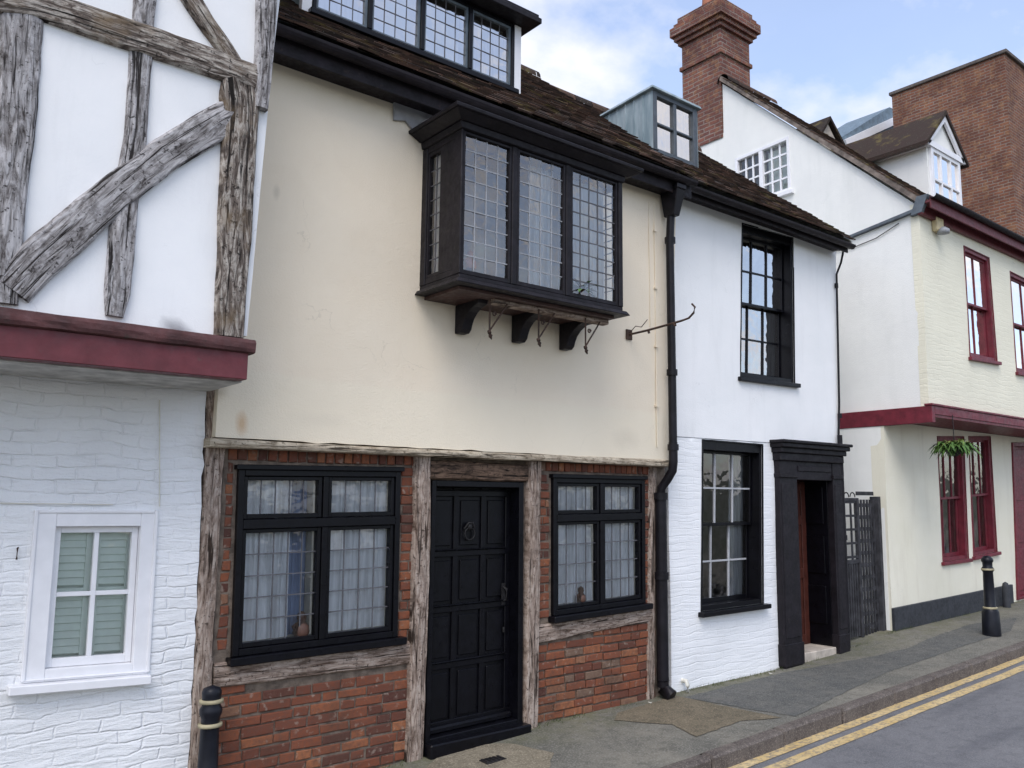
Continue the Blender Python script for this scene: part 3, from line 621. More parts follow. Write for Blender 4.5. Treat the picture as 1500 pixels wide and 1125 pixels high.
s = MB(); a, b = PL.px(24, 812); s.tube([PL.W(a, b - .03, .02), PL.W(a, b + .035, .02), PL.W(a + .01, b + .04, -.02)], .005, 6); s.build('wall_hook', M_rust, h1)
tm = MB(); tm.add([(-1.8, -.75, 6.25), (2.2, -.75, 6.25), (2.2, 2.4, 9.0), (-1.8, 2.4, 9.0), (2.2, 5.5, 6.25), (-1.8, 5.5, 6.25)], [(0, 1, 2, 3), (3, 2, 4, 5), (0, 1, 4, 5)], col=.4); tm.build('roof', M_tile, h1)
mb = MB(); mb.box(-1.8, 1.9, 4.9, 5.1, -.4, 6.2); mb.box(-1.8, -1.7, .4, 4.9, -.4, 6.2); mb.build('rear_wall', M_infill, h1)
mb = MB(); mb.box(1.80, 1.9, .35, 4.9, 2.9, 6.2); mb.build('party_wall', M_infill, h1)

# ================================================================== HOUSE 2: cream house
h2 = thing('cream_house', 'cream rendered house with black oriel window over old red brick and timber', 'house', (4.2, .1, gz(4.2)))
bot = rough((1.98, 2.385), (6.42, 2.37), .12, .018, 11)
ol = bot + [(6.42, 2.37), (6.50, 3.6), (6.56, 5.3), (2.0, 5.3)]
wall(P0, ol, [], .098, .022, .55, .1).build('upper_wall', M_cream, h2)
# ground floor brick with openings
ql = Qpx(PL, (348, 688), (585, 691), (580, 932), (338, 962)); qr = Qpx(PL, (808, 700), (942, 703), (943, 883), (808, 902))
qd = Qpx(PL, (631, 703), (766, 706), (764, 1062), (620, 1096))
ol = [(2.02, -.3), (6.42, -.2), (6.46, 2.4), (2.02, 2.4)]
big = [ql.loop(), qr.loop(), [(qd.st(0, 0)[0], -.05), (qd.st(qd.w, 0)[0], -.05), qd.st(qd.w, qd.h), qd.st(0, qd.h)]]
wall(PL, ol, big, .22, .004, .7, .25, d=-.012).build('mortar_bed', M_mortar, h2)
dl, dr = PL.px(605, 900)[0], PL.px(775, 900)[0]
def ex(q, e=.012): return [q.st(-e, -e), q.st(q.w + e, -e), q.st(q.w + e, q.h + e), q.st(-e, q.h + e)]
mbk = MB()
lay_bricks(PL, [(2.10, -.25), (dl + .02, -.2), (dl + .02, 2.24), (2.10, 2.24)], [ex(ql, .02), [PL.px(320, 965), PL.px(600, 935), PL.px(600, 975), PL.px(320, 1008)]], 0, seed=2, mb=mbk)
lay_bricks(PL, [(2.10, 2.245), (dl + .02, 2.245), (dl + .02, 2.37), (2.10, 2.37)], [], .004, seed=3, mb=mbk, soldier=True, bw=.11)
mbk.build('brick_panel', M_brick, h2)
mbk = MB()
lay_bricks(PL, [(dr - .02, -.2), (6.28, -.2), (6.28, 2.22), (dr - .02, 2.22)], [ex(qr, .02), [PL.px(780, 912), PL.px(955, 886), PL.px(955, 908), PL.px(780, 942)]], 0, seed=4, mb=mbk)
lay_bricks(PL, [(dr - .02, 2.235), (6.28, 2.235), (6.28, 2.365), (dr - .02, 2.365)], [], .004, seed=5, mb=mbk, soldier=True, bw=.115)
mbk.build('brick_panel', M_brick, h2)
for i, (nm, pts, m, d, pl) in enumerate([('post', [(312, 572, 20), (316, 650, 28), (308, 780, 26), (300, 930, 26), (288, 1160, 30)], M_oakw, .02, PL),
        ('sill_beam', [(312, 991, 36), (460, 972, 34), (602, 955, 32)], M_oakw, .022, PL), ('sill_beam', [(780, 930, 26), (870, 914, 24), (952, 900, 20)], M_oakw, .022, PL),
        ('post', [(617, 650, 26), (614, 850, 27), (608, 1000, 27), (604, 1125, 28)], M_oakw, .05, PL), ('post', [(780, 665, 23), (778, 850, 23), (774, 1072, 24)], M_oakw, .05, PL),
        ('post', [(955, 680, 16), (954, 850, 14), (952, 1035, 16)], M_oakw, .018, PL), ('door_lintel', [(628, 688, 28), (700, 690, 26), (770, 693, 26)], M_oakd, .03, PL),
        ('drip_board', [(306, 648, 13), (450, 655, 11), (640, 664, 10), (800, 671, 10), (984, 679, 10)], M_ledge, .02, P0)]):
    beam(pl, pts, d, .16, None, .10, 20 + i * 1.3).build(nm, m, h2)
wl = casement4(ql, h2); wr_ = casement4(qr, h2)
curtain(ql, .07, ql.w * .33, .06, ql.h - .05, -.074, 'white net curtain at the left side of the left leaded window', waves=4, group=None)
curtain(ql, ql.w * .27, ql.w * .5, .06, ql.h - .05, -.14, 'blue grey drape behind the left light of the left leaded window', M_blue, waves=3, name='drape')
curtain(ql, ql.w * .5, ql.w * .97, .06, ql.h - .05, -.076, 'white net curtain behind the right light of the left leaded window', waves=6)
curtain(qr, .05, qr.w * .5, .05, qr.h - .05, -.074, 'white net curtain behind the left light of the small leaded window', waves=5, m=M_net)
curtain(qr, qr.w * .52, qr.w * .97, .05, qr.h - .05, -.076, 'white net curtain behind the right light of the small leaded window', waves=5)
def figurine(q, a, d, h, label, nm='figurine', m=M_terra):
    P = q(a, .075, d); mb = MB(); mb.lathe(P.x, P.y, [(h * .28, P.z), (h * .34, P.z + h * .15), (h * .30, P.z + h * .4), (h * .15, P.z + h * .6), (h * .2, P.z + h * .72), (h * .18, P.z + h * .88), (h * .05, P.z + h)], 14)
    mb.tube([(P.x - h * .2, P.y, P.z + h * .5), (P.x - h * .38, P.y - .01, P.z + h * .42), (P.x - h * .3, P.y - .02, P.z + h * .2)], h * .07, 6)
    tag(mb.build(nm, m), label, 'ornament')
figurine(ql, ql.w * .41, -.055, .17, 'brown ornament on the inner sill of the left leaded window', m=M_clay)
figurine(qr, qr.w * .34, -.055, .14, 'small brown ornament on the inner sill of the small leaded window', m=M_clay)
for q_, nm in ((ql, 'l'), (qr, 'r')):
    pass
# front door
dq = Qpx(front(.22), (636, 712), (741, 716), (741, 1046), (625, 1066)); DW, DH = qd.w, qd.h
s = MB(); s.frame(qd, .002, DW - .002, .0, DH - .002, .045, .05, .06, .05, -.16, .02); df = s.build('door_frame', M_black, h2, .005)
W2 = DW - .095
def dqf(a, b, d=0): return qd(a + .046, b + .062, d - .13)
LW, LH = DW - .097, DH - .114
s = MB(); s.qbox(dqf, 0, LW, 0, LH, -.04, 0)
rowsb = [0, .10, .62 * LH / 1.9, 1.06 * LH / 1.9, 1.48 * LH / 1.9, LH - .08]
dleaf = s.build('door', M_black, h2, .003)
rails = [0.0, .245, .475, .705, .96]
rl = MB()
for k, r_ in enumerate(rails):
    hh = .075 if k in (0,) else .05; b0 = r_ * LH; rl.qbox(dqf, 0, LW, min(b0, LH - hh), min(b0, LH - hh) + hh, 0, .022)
    if k: rl.qbox(dqf, .05, LW - .05, min(b0, LH - hh) + hh, min(b0, LH - hh) + hh + .012, 0, .034)
for a in (0, LW * .33 - .02, LW * .66 - .02, LW - .05): rl.qbox(dqf, a, a + .05, 0, LH, 0, .0195)
for k in range(4):
    for i in range(3):
        a0 = [.05, LW * .33 + .03, LW * .66 + .03][i] + .025; a1 = [LW * .33 - .02, LW * .66 - .02, LW - .05][i] - .025; b0 = rails[k] * LH + .09; b1 = rails[k + 1] * LH - .03
        rl.qbox(dqf, a0, a1, b0, b1, 0, .014)
rl.build('door_panelling', M_black, dleaf, .005)
s = MB(); s.qbox(dqf, -.0, LW, -.005, .05, .0, .07); s.build('weather_board', M_black, dleaf, .015)
s = MB(); c0 = dqf(LW * .48, LH * .80, .03); 
for k in range(14):
    a = k / 14 * 6.283; s.tube([c0 + Vector((.05 * math.cos(a), -.01, .05 * math.sin(a))), c0 + Vector((.05 * math.cos(a + .45), -.01, .05 * math.sin(a + .45)))], .007, 6)
s.lathe(c0.x, c0.y, [(.012, c0.z + .03), (.028, c0.z + .045), (.026, c0.z + .075), (.008, c0.z + .09)], 10); s.tube([c0 + Vector((-.05, 0, .04)), c0 + Vector((-.02, -.02, .09)), c0 + Vector((.02, -.02, .09)), c0 + Vector((.05, 0, .04))], .01, 6); s.build('knocker', M_iron, dleaf)
s = MB(); c0 = dqf(LW - .07, LH * .53, .02); s.tube([c0 + Vector((0, 0, .06)), c0 + Vector((0, -.045, .045)), c0 + Vector((0, -.05, -.045)), c0 + Vector((0, 0, -.06))], .010, 8); s.box(c0.x - .02, c0.x + .02, c0.y - .005, c0.y + .004, c0.z - .09, c0.z + .09); s.build('handle', M_iron, dleaf)
s = MB(); c0 = dqf(LW - .065, LH * .375, .004); s.lathe(c0.x, c0.y - .02, [(.012, c0.z - .02), (.014, c0.z), (.012, c0.z + .02)], 8); s.build('keyhole_cover', M_iron, dleaf)
s = MB(); zb = qd(0, 0)[2]; xl, xr = qd(0, 0)[0], qd(DW, 0)[0]; s.box(xl - .01, xr + .01, -.03, .3, gz(4.2) - .25, max(zb, gz(xr) + .02) + .035); s.build('door_step', M_black, h2, .01)
# eaves
mb = MB(); mb.box(1.98, 6.57, -.20, 0.12, 5.115, 5.13); mb.box(1.98, 6.57, -.215, -.195, 5.08, 5.27); mb.build('eaves_board', M_fascia, h2, .003)
def gutter(x0, x1, y, z, par, m=M_fascia, r=.055):
    mb = MB(); n = 8; xs = fr_(x0, x1, .6); vs = []
    for x in xs:
        s_ = .012 * N(x * .4, 3)
        for k in range(n + 1): a = math.pi + math.pi * k / n; vs.append((x, y + r * math.cos(a), z + s_ + r * math.sin(a)))
        for k in range(n + 1): a = 2 * math.pi - math.pi * k / n; vs.append((x, y + (r - .006) * math.cos(a), z + s_ + (r - .006) * math.sin(a)))
    w_ = 2 * (n + 1); mb.add(vs, [(i * w_ + k, i * w_ + (k + 1) % w_, (i + 1) * w_ + (k + 1) % w_, (i + 1) * w_ + k) for i in range(len(xs) - 1) for k in range(w_)], smooth=False)
    mb.add(vs[:w_], [tuple(range(w_))]); mb.add(vs[-w_:], [tuple(range(w_))]); return mb.build('gutter', m, par)
gutter(1.98, 6.55, -.275, 5.235, h2)
tiles(2.0, 6.57, -.29, 5.285, .80, 2.4, 3).build('roof', M_tile, h2)
mb = MB(); mb.box(2.05, 6.5, 5, 5.15, -.2, 5.3); mb.box(2.0, 2.1, .35, 5, -.2, 5.25); mb.box(6.4, 6.5, .35, 5, -.2, 5.25); mb.build('rear_wall', M_cream, h2)
for xx in (2.0, 6.5): mb = MB(); mb.add([(xx, -.1, 5.25), (xx, 4.9, 5.25), (xx, 2.4, 7.38)], [(0, 1, 2)]); mb.build('gable_wall', M_cream, h2)
# lead patch beside the oriel
s = MB(); s.prism(P0.W, [P0.px(*p) for p in [(575, 150), (640, 172), (650, 200), (606, 196), (592, 178), (575, 177)]], .005, .028); s.build('lead_patch', M_grey, h2)
s = MB(); s.tube([(6.22, -.012, z) for z in (5.0, 4.3, 3.6, 3.0, 2.5)], .007, 6); s.tube([(6.14, -.012, z) for z in (5.0, 4.2, 3.7)], .005, 6)
for z in (4.7, 4.1, 3.5, 2.9): s.box(6.20, 6.24, -.03, .0, z, z + .02)
s.build('cable', M_cream, h2)

# ---- oriel window (part of the cream house)
XL, XR, YF, Z0, Z1 = 3.49, 5.215, -.57, 3.66, 4.80
orr = MB(); orr.box(XL, XL + .02, YF, YF + .10, Z0, Z1); orr.box(XR - .05, XR, YF, YF + .085, Z0, Z1)
orr.box(XL, XL + .06, -.075, .0, Z0, Z1); orr.box(XR - .06, XR, -.075, .0, Z0, Z1)
orr.box(XL + .003, XR - .003, YF + .003, 0, Z0 - .035, Z0); orr.box(XL + .003, XR - .003, YF + .003, 0, Z1, Z1 + .07)
q0 = front(YF)
mull = [4.01, 4.58]
for mx0 in mull: orr.box(mx0 - .026, mx0 + .026, YF + .004, YF + .085, Z0, Z1)
orr.box(XL + .006, XL + .05, YF + .10, -.075, Z0, Z0 + .05); orr.box(XL + .006, XL + .05, YF + .10, -.075, Z1 - .05, Z1)
orr.box(XR - .05, XR - .006, YF + .085, -.075, Z0, Z0 + .05); orr.box(XR - .05, XR - .006, YF + .085, -.075, Z1 - .05, Z1)
ori = orr.build('oriel_window', M_blackw, h2, .006)
fo = Q(q0, (XL, Z0), (XR, Z0), (XR, Z1), (XL, Z1)); rects = []
for a0, a1 in ((XL + .02, mull[0] - .026), (mull[0] + .026, mull[1] - .026), (mull[1] + .026, XR - .05)):
    a0 -= XL; a1 -= XL; c = MB(); c.frame(fo, a0 + .003, a1 - .003, .004, Z1 - Z0 - .004, .024, .022, .035, .022, -.07, -.012); c.build('casement', M_blackw, ori, .003); rects.append((a0 + .026, a1 - .024, .038, Z1 - Z0 - .025))
for i, r_ in enumerate(rects): 
    nl = M_leadlight if i < 2 else M_leadbar
    lattice(fo, [r_], -.035, ori, .105, .118, M_glassor, nl, .009, 1.8)
so_ = Q(side(XL), (.06, Z0), (-YF - .10, Z0), (-YF - .10, Z1), (.06, Z1))
sgw = .195
c = MB(); c.frame(so_, 0, so_.w, .05, so_.h - .05, .03, so_.w - sgw, .03, .03, -.055, -.012); c.build('casement', M_blackw, ori, .003)
lattice(so_, [(.03, sgw, .08, so_.h - .08)], -.035, ori, .11, .118, M_glasso, M_leadbar, .007, 1.4)
sr_ = Q(Plane((XR, 0, 0), (0, -1, 0), (1, 0, 0)), (.08, Z0), (-YF - .09, Z0), (-YF - .09, Z1), (.08, Z1)); lattice(sr_, [(.0, sr_.w, .05, so_.h - .05)], -.035, ori, .11, .118, M_glasso, M_leadbar)
def ring(mb, x0, x1, y0, z0, z1, e0, e1):     # splayed moulding round three sides
    mb.hexa([(x0 - e0, y0 - e0, z0), (x1 + e0, y0 - e0, z0), (x1 + e0, -.0, z0), (x0 - e0, -.0, z0), (x0 - e1, y0 - e1, z1), (x1 + e1, y0 - e1, z1), (x1 + e1, -.0, z1), (x0 - e1, -.0, z1)])
c = MB(); ring(c, XL, XR, YF, Z1 + .003, Z1 + .055, .012, .02); ring(c, XL, XR, YF, Z1 + .055, Z1 + .10, .035, .12); ring(c, XL, XR, YF, Z1 + .10, Z1 + .13, .135, .14); c.build('cornice', M_blackw, ori, .005)
c = MB(); c.hexa([(XL - .09, YF - .09, Z1 + .132), (XR + .09, YF - .09, Z1 + .132), (XR + .09, -.01, Z1 + .132), (XL - .09, -.01, Z1 + .132), (XL - .05, YF - .05, Z1 + .165), (XR + .05, YF - .05, Z1 + .165), (XR + .05, -.01, Z1 + .22), (XL - .05, -.01, Z1 + .22)]); c.build('lead_roof', M_grey, ori)
c = MB(); ring(c, XL, XR, YF, Z0 - .075, Z0 - .036, .045, .02); c.build('sill', M_blackw, ori, .006)
c = MB(); c.box(XL + .05, XR - .05, YF + .07, -.002, Z0 - .10, Z0 - .076); c.build('floor_board', M_brownpaint, ori)
c = MB(); c.box(XL + .07, XR - .08, -.05, -.03, Z0 + .001, Z1 - .001); c.build('room_lining', M_roomg, ori)
def corbel(x):
    c = MB(); pr_ = [(0, -.10), (.34, -.10), (.33, -.13), (.26, -.15), (.20, -.18), (.15, -.225), (.125, -.27), (.11, -.31), (.08, -.335), (0, -.335)]
    c.prism(lambda a, b, d: Vector((x + d, -a, Z0 + b)), pr_, -.045, .045); return c.build('corbel', M_blackw, ori, .004)
for x in (3.88, 4.46, 5.0): corbel(x)
beam(front(-.40), [(3.92, 3.545, .045), (4.5, 3.545, .05), (5.17, 3.545, .05)], 0.02, .07, None, .1, 41, px=False).build('ledger_board', M_oakw, ori)
def scroll(x):
    c = MB(); y0 = -.43; c.tube([(x, y0, 3.54), (x, y0, 3.36), (x, y0 - .0, 3.25)], .008, 6); c.tube([(x, y0, 3.29), (x + .05, y0 + .0, 3.36), (x + .13, y0, 3.47), (x + .17, y0, 3.53)], .007, 6)
    c.tube([(x + .02 * math.cos(a) * (1 - a / 12) + .045, y0, 3.43 + .02 * math.sin(a) * (1 - a / 12)) for a in [k * .5 for k in range(16)]], .006, 5)
    c.tube([(x, y0, 3.25), (x + .018, y0, 3.232), (x + .02, y0, 3.255), (x + .006, y0, 3.262)], .010, 6); c.tube([(x - .005, y0, 3.29), (x - .005, y0 - .01, 3.27)], .016, 6); return c.build('scroll_bracket', M_rust, ori)
for x in (3.876, 4.37, 4.89): scroll(x)
for (a0, a1, lb, m) in ((1.12, 1.66, 'pale net curtain behind the right light of the oriel window', M_net), (.78, 1.04, 'pale net curtain gathered in the middle light of the oriel window', M_net)):
    curtain(fo, a0, a1, .03, Z1 - Z0 - .03, -.17, lb, m, waves=4, amp=.03)
curtain(so_, 0.02, .30, .03, so_.h - .03, -.075, 'pale curtain inside the narrow left return of the oriel window', M_net, waves=4, amp=.015)
def plant(cx, cy, cz, n, r, ln, m, nm, label, cat, droop=.4, seed=1, par=None, up=1.0):
    mb = MB(); rd = random.Random(seed)
    for i in range(n):
        a = rd.random() * 6.283; L = ln * rd.uniform(.5, 1.1); e = rd.uniform(.1, 1.2) * up; b = Vector((cx + r * rd.uniform(-1, 1), cy + r * rd.uniform(-1, 1), cz)); dr = Vector((math.cos(a), math.sin(a), 0)); sd_ = Vector((-dr.y, dr.x, 0)); w_ = L * rd.uniform(.07, .13); pts = []
        for k in range(5):
            t = k / 4; p = b + dr * (L * t * math.cos(e * .8)) + Vector((0, 0, L * (t * math.sin(e) - droop * t * t))); ww = w_ * (math.sin(math.pi * min(.97, t * .9 + .08)))
            pts += [p - sd_ * ww, p + sd_ * ww]
        mb.add(pts, [(2 * k, 2 * k + 2, 2 * k + 3, 2 * k + 1) for k in range(4)])
    o = mb.build(nm, m, par, fix=False)
    return o if par else tag(o, label, cat)
pt = thing('potted_plant', 'leafy green pot plant standing inside the right light of the oriel window', 'plant', (4.80, -.48, Z0 + .002))
mb = MB(); mb.lathe(4.80, -.48, [(.035, Z0 + .002), (.05, Z0 + .09), (.055, Z0 + .09), (.052, Z0 + .1)], 14); mb.build('pot', M_terra, pt); plant(4.80, -.47, Z0 + .09, 40, .02, .22, M_leaf, 'foliage', '', '', .5, 2, pt)
q_ = fo; figurine(q_, .16, -.09, .15, 'small pink ornament in the bottom corner of the left oriel light', m=painted('pink_glaze', (.55, .22, .2), .4))

# ---- big flat roofed dormer
YD = .42; dX0, dX1 = 2.68, 4.72
dm = MB(); dz0, dz1 = 5.89, 6.57; pD = front(YD); qD = Q(pD, (dX0, dz0), (dX1, dz0), (dX1, dz1), (dX0, dz1))
dm.frame(qD, 0, qD.w, 0, qD.h, .035, .035, .035, .035, -.08, .02)
ms_ = [dX0 + (dX1 - dX0) * k / 4 for k in (1, 2, 3)]
for x in ms_: dm.qbox(qD, x - dX0 - .02, x - dX0 + .02, .035, qD.h - .035, -.07, .024)
dm.qbox(qD, -.03, qD.w + .03, -.045, 0, -.1, .06)
dmo = dm.build('dormer', M_black, h2, .004)
rects = []; xs = [dX0 + .035] + [v for x in ms_ for v in (x - .02, x + .02)] + [dX1 - .035]
for k in range(4):
    a0, a1 = xs[2 * k] - dX0, xs[2 * k + 1] - dX0; rects.append((a0 + .010, a1 - .010, .045, qD.h - .045)); 
c = MB()
for r_ in rects: c.frame(qD, r_[0] - .01, r_[1] + .01, r_[2] - .01, r_[3] + .01, .022, .022, .022, .022, -.05, .0)
c.build('casement', M_bluegrey, dmo); lattice(qD, [(a + .012, b - .012, c_0 + .012, d_ - .012) for a, b, c_0, d_ in rects], -.02, dmo, .105, .125, M_glassb, M_leadbar, .007, 1.0)
room(qD, dmo, M_roomg, 1.2, 0, -.04)
curtain(qD, .06, .5, .07, qD.h - .06, -.09, 'white curtain added to imitate sky reflection at the left end of the long leaded dormer', M_pale, 3, .01, gather=.0)
curtain(qD, .52, qD.w - .55, .07, qD.h - .06, -.13, 'pale green sheet added to imitate sky reflection across the middle of the long leaded dormer', M_shut, 2, .006, name='blind', cat='blind')  # pale cloth added across the dormer, stands in for sky reflected in its glass
curtain(qD, qD.w - .5, qD.w - .06, .07, qD.h - .06, -.10, 'white curtain added to imitate sky reflection at the right end of the long leaded dormer', M_pale, 3, .01)
for ca, cb in ((dX1 + .001, dX1 + .085), (dX0 - .085, dX0 - .001)): c = MB(); c.box(ca, cb, YD - .01, YD + .05, dz0 - .06, dz1); c.build('corner_board', M_wpaint, dmo, .003)
for xx in (dX0 - .05, dX1 + .05): c = MB(); c.add([(xx, YD + .03, dz0 - .1), (xx, YD + .03, dz1), (xx, 2.2, dz1), (xx, 2.2, dz1 - .1)], [(0, 1, 2, 3)]); c.build('cheek', M_lead, dmo)
c = MB(); c.box(dX0 - .2, dX1 + .2, YD - .19, 2.3, dz1 + .004, dz1 + .06); c.box(dX0 - .18, dX1 + .18, YD - .17, 2.3, dz1 + .06, dz1 + .10); c.build('dormer_roof', M_blackw, dmo, .006)

# ---- downpipe (two lengths, swan neck) at the right of the cream house
M_pipe = painted('dark_pipe_paint', (.010, .009, .012), .4, .4, .2, (.03, .022, .02))
s = MB(); hx = 6.35; hp = s
s.hexa([(hx - .045, -.2, 4.86), (hx + .045, -.2, 4.86), (hx + .045, -.06, 4.86), (hx - .045, -.06, 4.86), (hx - .065, -.27, 5.12), (hx + .065, -.27, 5.12), (hx + .065, -.03, 5.12), (hx - .065, -.03, 5.12)]); s.box(hx - .07, hx + .07, -.28, -.02, 5.12, 5.17)
dp = s.build('rainwater_pipe', M_pipe, h2, .006)
xp = 6.365
s = MB(); s.tube([(hx, -.12, 4.88), (hx, -.10, 4.6), (xp, -.09, 3.3), (xp, -.09, 2.55)], .042, 12); s.tube([(xp, -.09, 2.55), (xp, -.09, 2.36), (xp - .005, -.08, 2.27), (xp - .02, -.03, 2.19), (xp - .05, .03, 2.10), (xp - .055, .04, 1.98)], .045, 12)
xq = xp - .055; s.tube([(xq, .035, 2.03), (xq, .035, 1.2), (xq, .035, gz(6.3) + .10)], .058, 12); s.tube([(xq, .035, gz(6.3) + .16), (xq, .03, gz(6.3) + .08), (xq + .02, -.06, gz(6.3) + .02)], .066, 12)
for z in (4.62, 3.25, 2.5): s.tube([(xp, -.09, z - .03), (xp, -.09, z + .03)], .056, 12)
for z in (2.02, 1.25): s.tube([(xq, .035, z - .035), (xq, .035, z + .035)], .072, 12)
s.build('pipe_length', M_pipe, dp)
# ---- iron sign bracket
sb = thing('sign_bracket', 'rusty wrought iron bracket with curled end, empty, beside the black downpipe', 'bracket', (5.84, 0, 3.58))
s = MB(); s.box(5.80, 5.88, -.018, -.002, 3.53, 3.63); s.build('wall_plate', M_rust, sb, .003)
s = MB(); s.tube([(5.84, -.01, 3.58), (5.84, -.25, 3.585), (5.84, -.55, 3.60), (5.84, -.70, 3.61)], .011, 8); s.tube([(5.84, -.70, 3.61), (5.84, -.78, 3.62), (5.84, -.84, 3.66), (5.84, -.855, 3.71), (5.84, -.82, 3.745)], .010, 8)
s.tube([(5.84, -.27, 3.585), (5.84, -.28, 3.555)], .012, 6); s.tube([(5.84, -.60, 3.60), (5.84, -.615, 3.575)], .014, 6); s.tube([(5.84, -.01, 3.59), (5.84, -.10, 3.65), (5.84, -.18, 3.63), (5.84, -.26, 3.69)], .004, 5); s.build('arm', M_rust, sb)

# ================================================================== HOUSE 3: white house
h3 = thing('white_house', 'narrow white painted house with black sash windows and black doorcase', 'house', (8, .1, gz(8)))
qu = Qpx(PL, (1087, 328), (1161, 348), (1163, 562), (1084, 552)); qg = Qpx(PL, (1029, 645), (1116, 652), (1117, 884), (1027, 896))
qo = Qpx(PL, (1163, 703), (1216, 706), (1217, 946), (1164, 960))
low = PL.px(1000, 640)[1] + .0; xr3 = 9.66
outl = [(6.50, low)] + [(xr3, low + .02), (xr3 + .06, 4), (xr3 + .14, 5.28), (6.5, 5.28)]
wall(PL, outl, [qu.loop()], .22, .014, .6, .1, d=.006).build('upper_wall', M_white, h3)
doorhole = [qo.st(-.02, -.2), qo.st(qo.w + .02, -.2), qo.st(qo.w + .02, qo.h + .02), qo.st(-.02, qo.h + .02)]
gl_ = qg.loop(); gl_[2] = (gl_[2][0], min(gl_[2][1], low - .02)); gl_[3] = (gl_[3][0], min(gl_[3][1], low - .02))
dh0, dh1 = PL.px(1150, 850)[0], PL.px(1226, 850)[0]; doorhole = [(dh0, -.25), (dh1, -.25), (dh1, 2.45), (dh0, 2.45)]
qg = Q(PL, gl_[0], gl_[1], gl_[2], gl_[3])
wall(PL, [(6.50, -.3), (xr3 - .04, -.3), (xr3, low + .015), (6.5, low - .005)], [qg.loop(), doorhole], .22, .014, .9, .09).build('lower_wall', M_pbrick2, h3)
wu = sash(qu, h3, M_black, .12, 3, (2, 2), .025, .035, .10, .018, True, .06, M_glassu, M_roomg)
wg = sash(qg, h3, M_black, .12, 3, (2, 2), .025, .035, .09, .018, True, .08, glassm=M_glass, roomm=M_roomg, barm=painted('pale_bar_paint', (.42, .43, .45), .4, .1))
curtain(qu, qu.w * .42, qu.w * .62, .05, qu.h * .48, -.26, 'pale curtain low in the upper sash window of the white house', M_netg, 3, .02)
curtain(qu, qu.w * .74, qu.w * .95, .05, qu.h * .48, -.24, 'grey drape at the right of the upper sash window of the white house', M_netg, 3, .02, name='drape')
curtain(qg, .03, qg.w * .25, .05, qg.h * .9, -.26, 'grey curtain at the left of the lower sash window of the white house', M_netg, 3, .02)
curtain(qg, qg.w * .70, qg.w * .95, .05, qg.h * .93, -.24, 'pale curtain at the right of the lower sash window of the white house', M_netg, 3, .02)
# doorcase
s = MB(); A0, A1 = PL.px(1138, 850)[0], PL.px(1231, 850)[0]; OL, OR = qo.st(0, qo.h / 2)[0], qo.st(qo.w, qo.h / 2)[0]; zt = 2.66; zo = qo.st(0, qo.h)[1]; OR = min(OR, A1 - .10)
s.box(A0, OL, .02, .11, gz(8.4) - .05, zt - .22); s.box(OR, A1, .02, .11, gz(9.5) - .05, zt - .22); s.box(OL, OR, .03, .11, zo - .0, zt - .22)
for a, b in ((A0, OL), (OR, A1)):
    s.box(a - .012, b + .012, .005, .112, gz(8.9), gz(8.9) + .24); s.box(a + .03, b - .03, .012, .05, gz(8.9) + .30, zo - .05); s.box(a - .01, b + .01, .0, .112, zo + .02, zo + .07)
s.box(OL + .03, OR - .03, .016, .05, zo + .10, zt - .27); dc = s.build('doorcase', M_blackw, h3, .006)
s = MB()
for k, (za, zb, e) in enumerate(((zt - .22, zt - .13, .03), (zt - .13, zt - .07, .06), (zt - .07, zt - .02, .10), (zt - .02, zt + .015, .13))): s.box(A0 - e * .6, A1 + e * .6, .08 - .06 - e, .115 + .001 * k, za, zb)
s.build('door_hood', M_blackw, dc, .008)
X0_, X1_ = OL + .003, OR - .003; yb = .50; zf = qo.st(0, 0)[1]
s = MB(); s.box(X0_ - .02, X0_, .11, yb, zf - .2, zo); s.box(X1_, X1_ + .02, .11, yb, zf - .2, zo); s.box(X0_ - .02, X1_ + .02, .11, yb, zo + .001, zo + .02)
for z in (.5, 1.1, 1.7): s.box(X1_ - .012, X1_, .17, yb - .06, z, z + .45)
s.build('porch_lining', M_black, dc, .003)
s = MB(); s.box(X0_, X1_, yb - .06, yb, zf, zo); dd_ = s.build('door', M_reddoor, h3)
s = MB()
for a, b in ((X0_, X0_ + .1), (X1_ - .1, X1_), ((X0_ + X1_) / 2 - .04, (X0_ + X1_) / 2 + .04)): s.box(a + .002, b - .002, yb - .08, yb - .06, zf + .01, zo - .01)
for z in (zf + .01, zf + .8, zf + 1.45, zo - .14): s.box(X0_ + .002, X1_ - .002, yb - .078, yb - .06, z, z + .12)
s.build('door_panelling', M_reddoor, dd_, .004)
s = MB(); s.box(X0_ - .01, X1_ + .01, .06, .44, zf - .35, zf + .01); s.build('door_step', M_stone, h3, .008)
mb = MB(); mb.box(6.57, xr3 + .08, -.10, 0.3, 5.215, 5.24); mb.box(6.57, xr3 + .08, -.115, -.10, 5.15, 5.29); mb.build('eaves_board', M_fascia, h3, .003)
gutter(6.57, xr3 + .09, -.175, 5.235, h3, r=.05)
tiles(6.575, xr3 + .09, -.215, 5.285, .785, 2.4, 9).build('roof', M_tile, h3)
mb = MB(); mb.box(xr3 - .1, xr3 - .0, .32, 5, -.2, 5.22); mb.box(6.6, xr3, 5, 5.1, -.2, 5.22); mb.add([(xr3 + .05, -.19, 5.26), (xr3 + .05, -.19, 5.28), (xr3 + .05, 2.4, 7.31), (xr3 + .05, 4.9, 5.3), (xr3 + .05, 4.9, 5.2), (xr3 + .05, -.0, 5.2)], [(0, 1, 2, 3, 4, 5)]); mb.build('side_wall', M_white, h3)
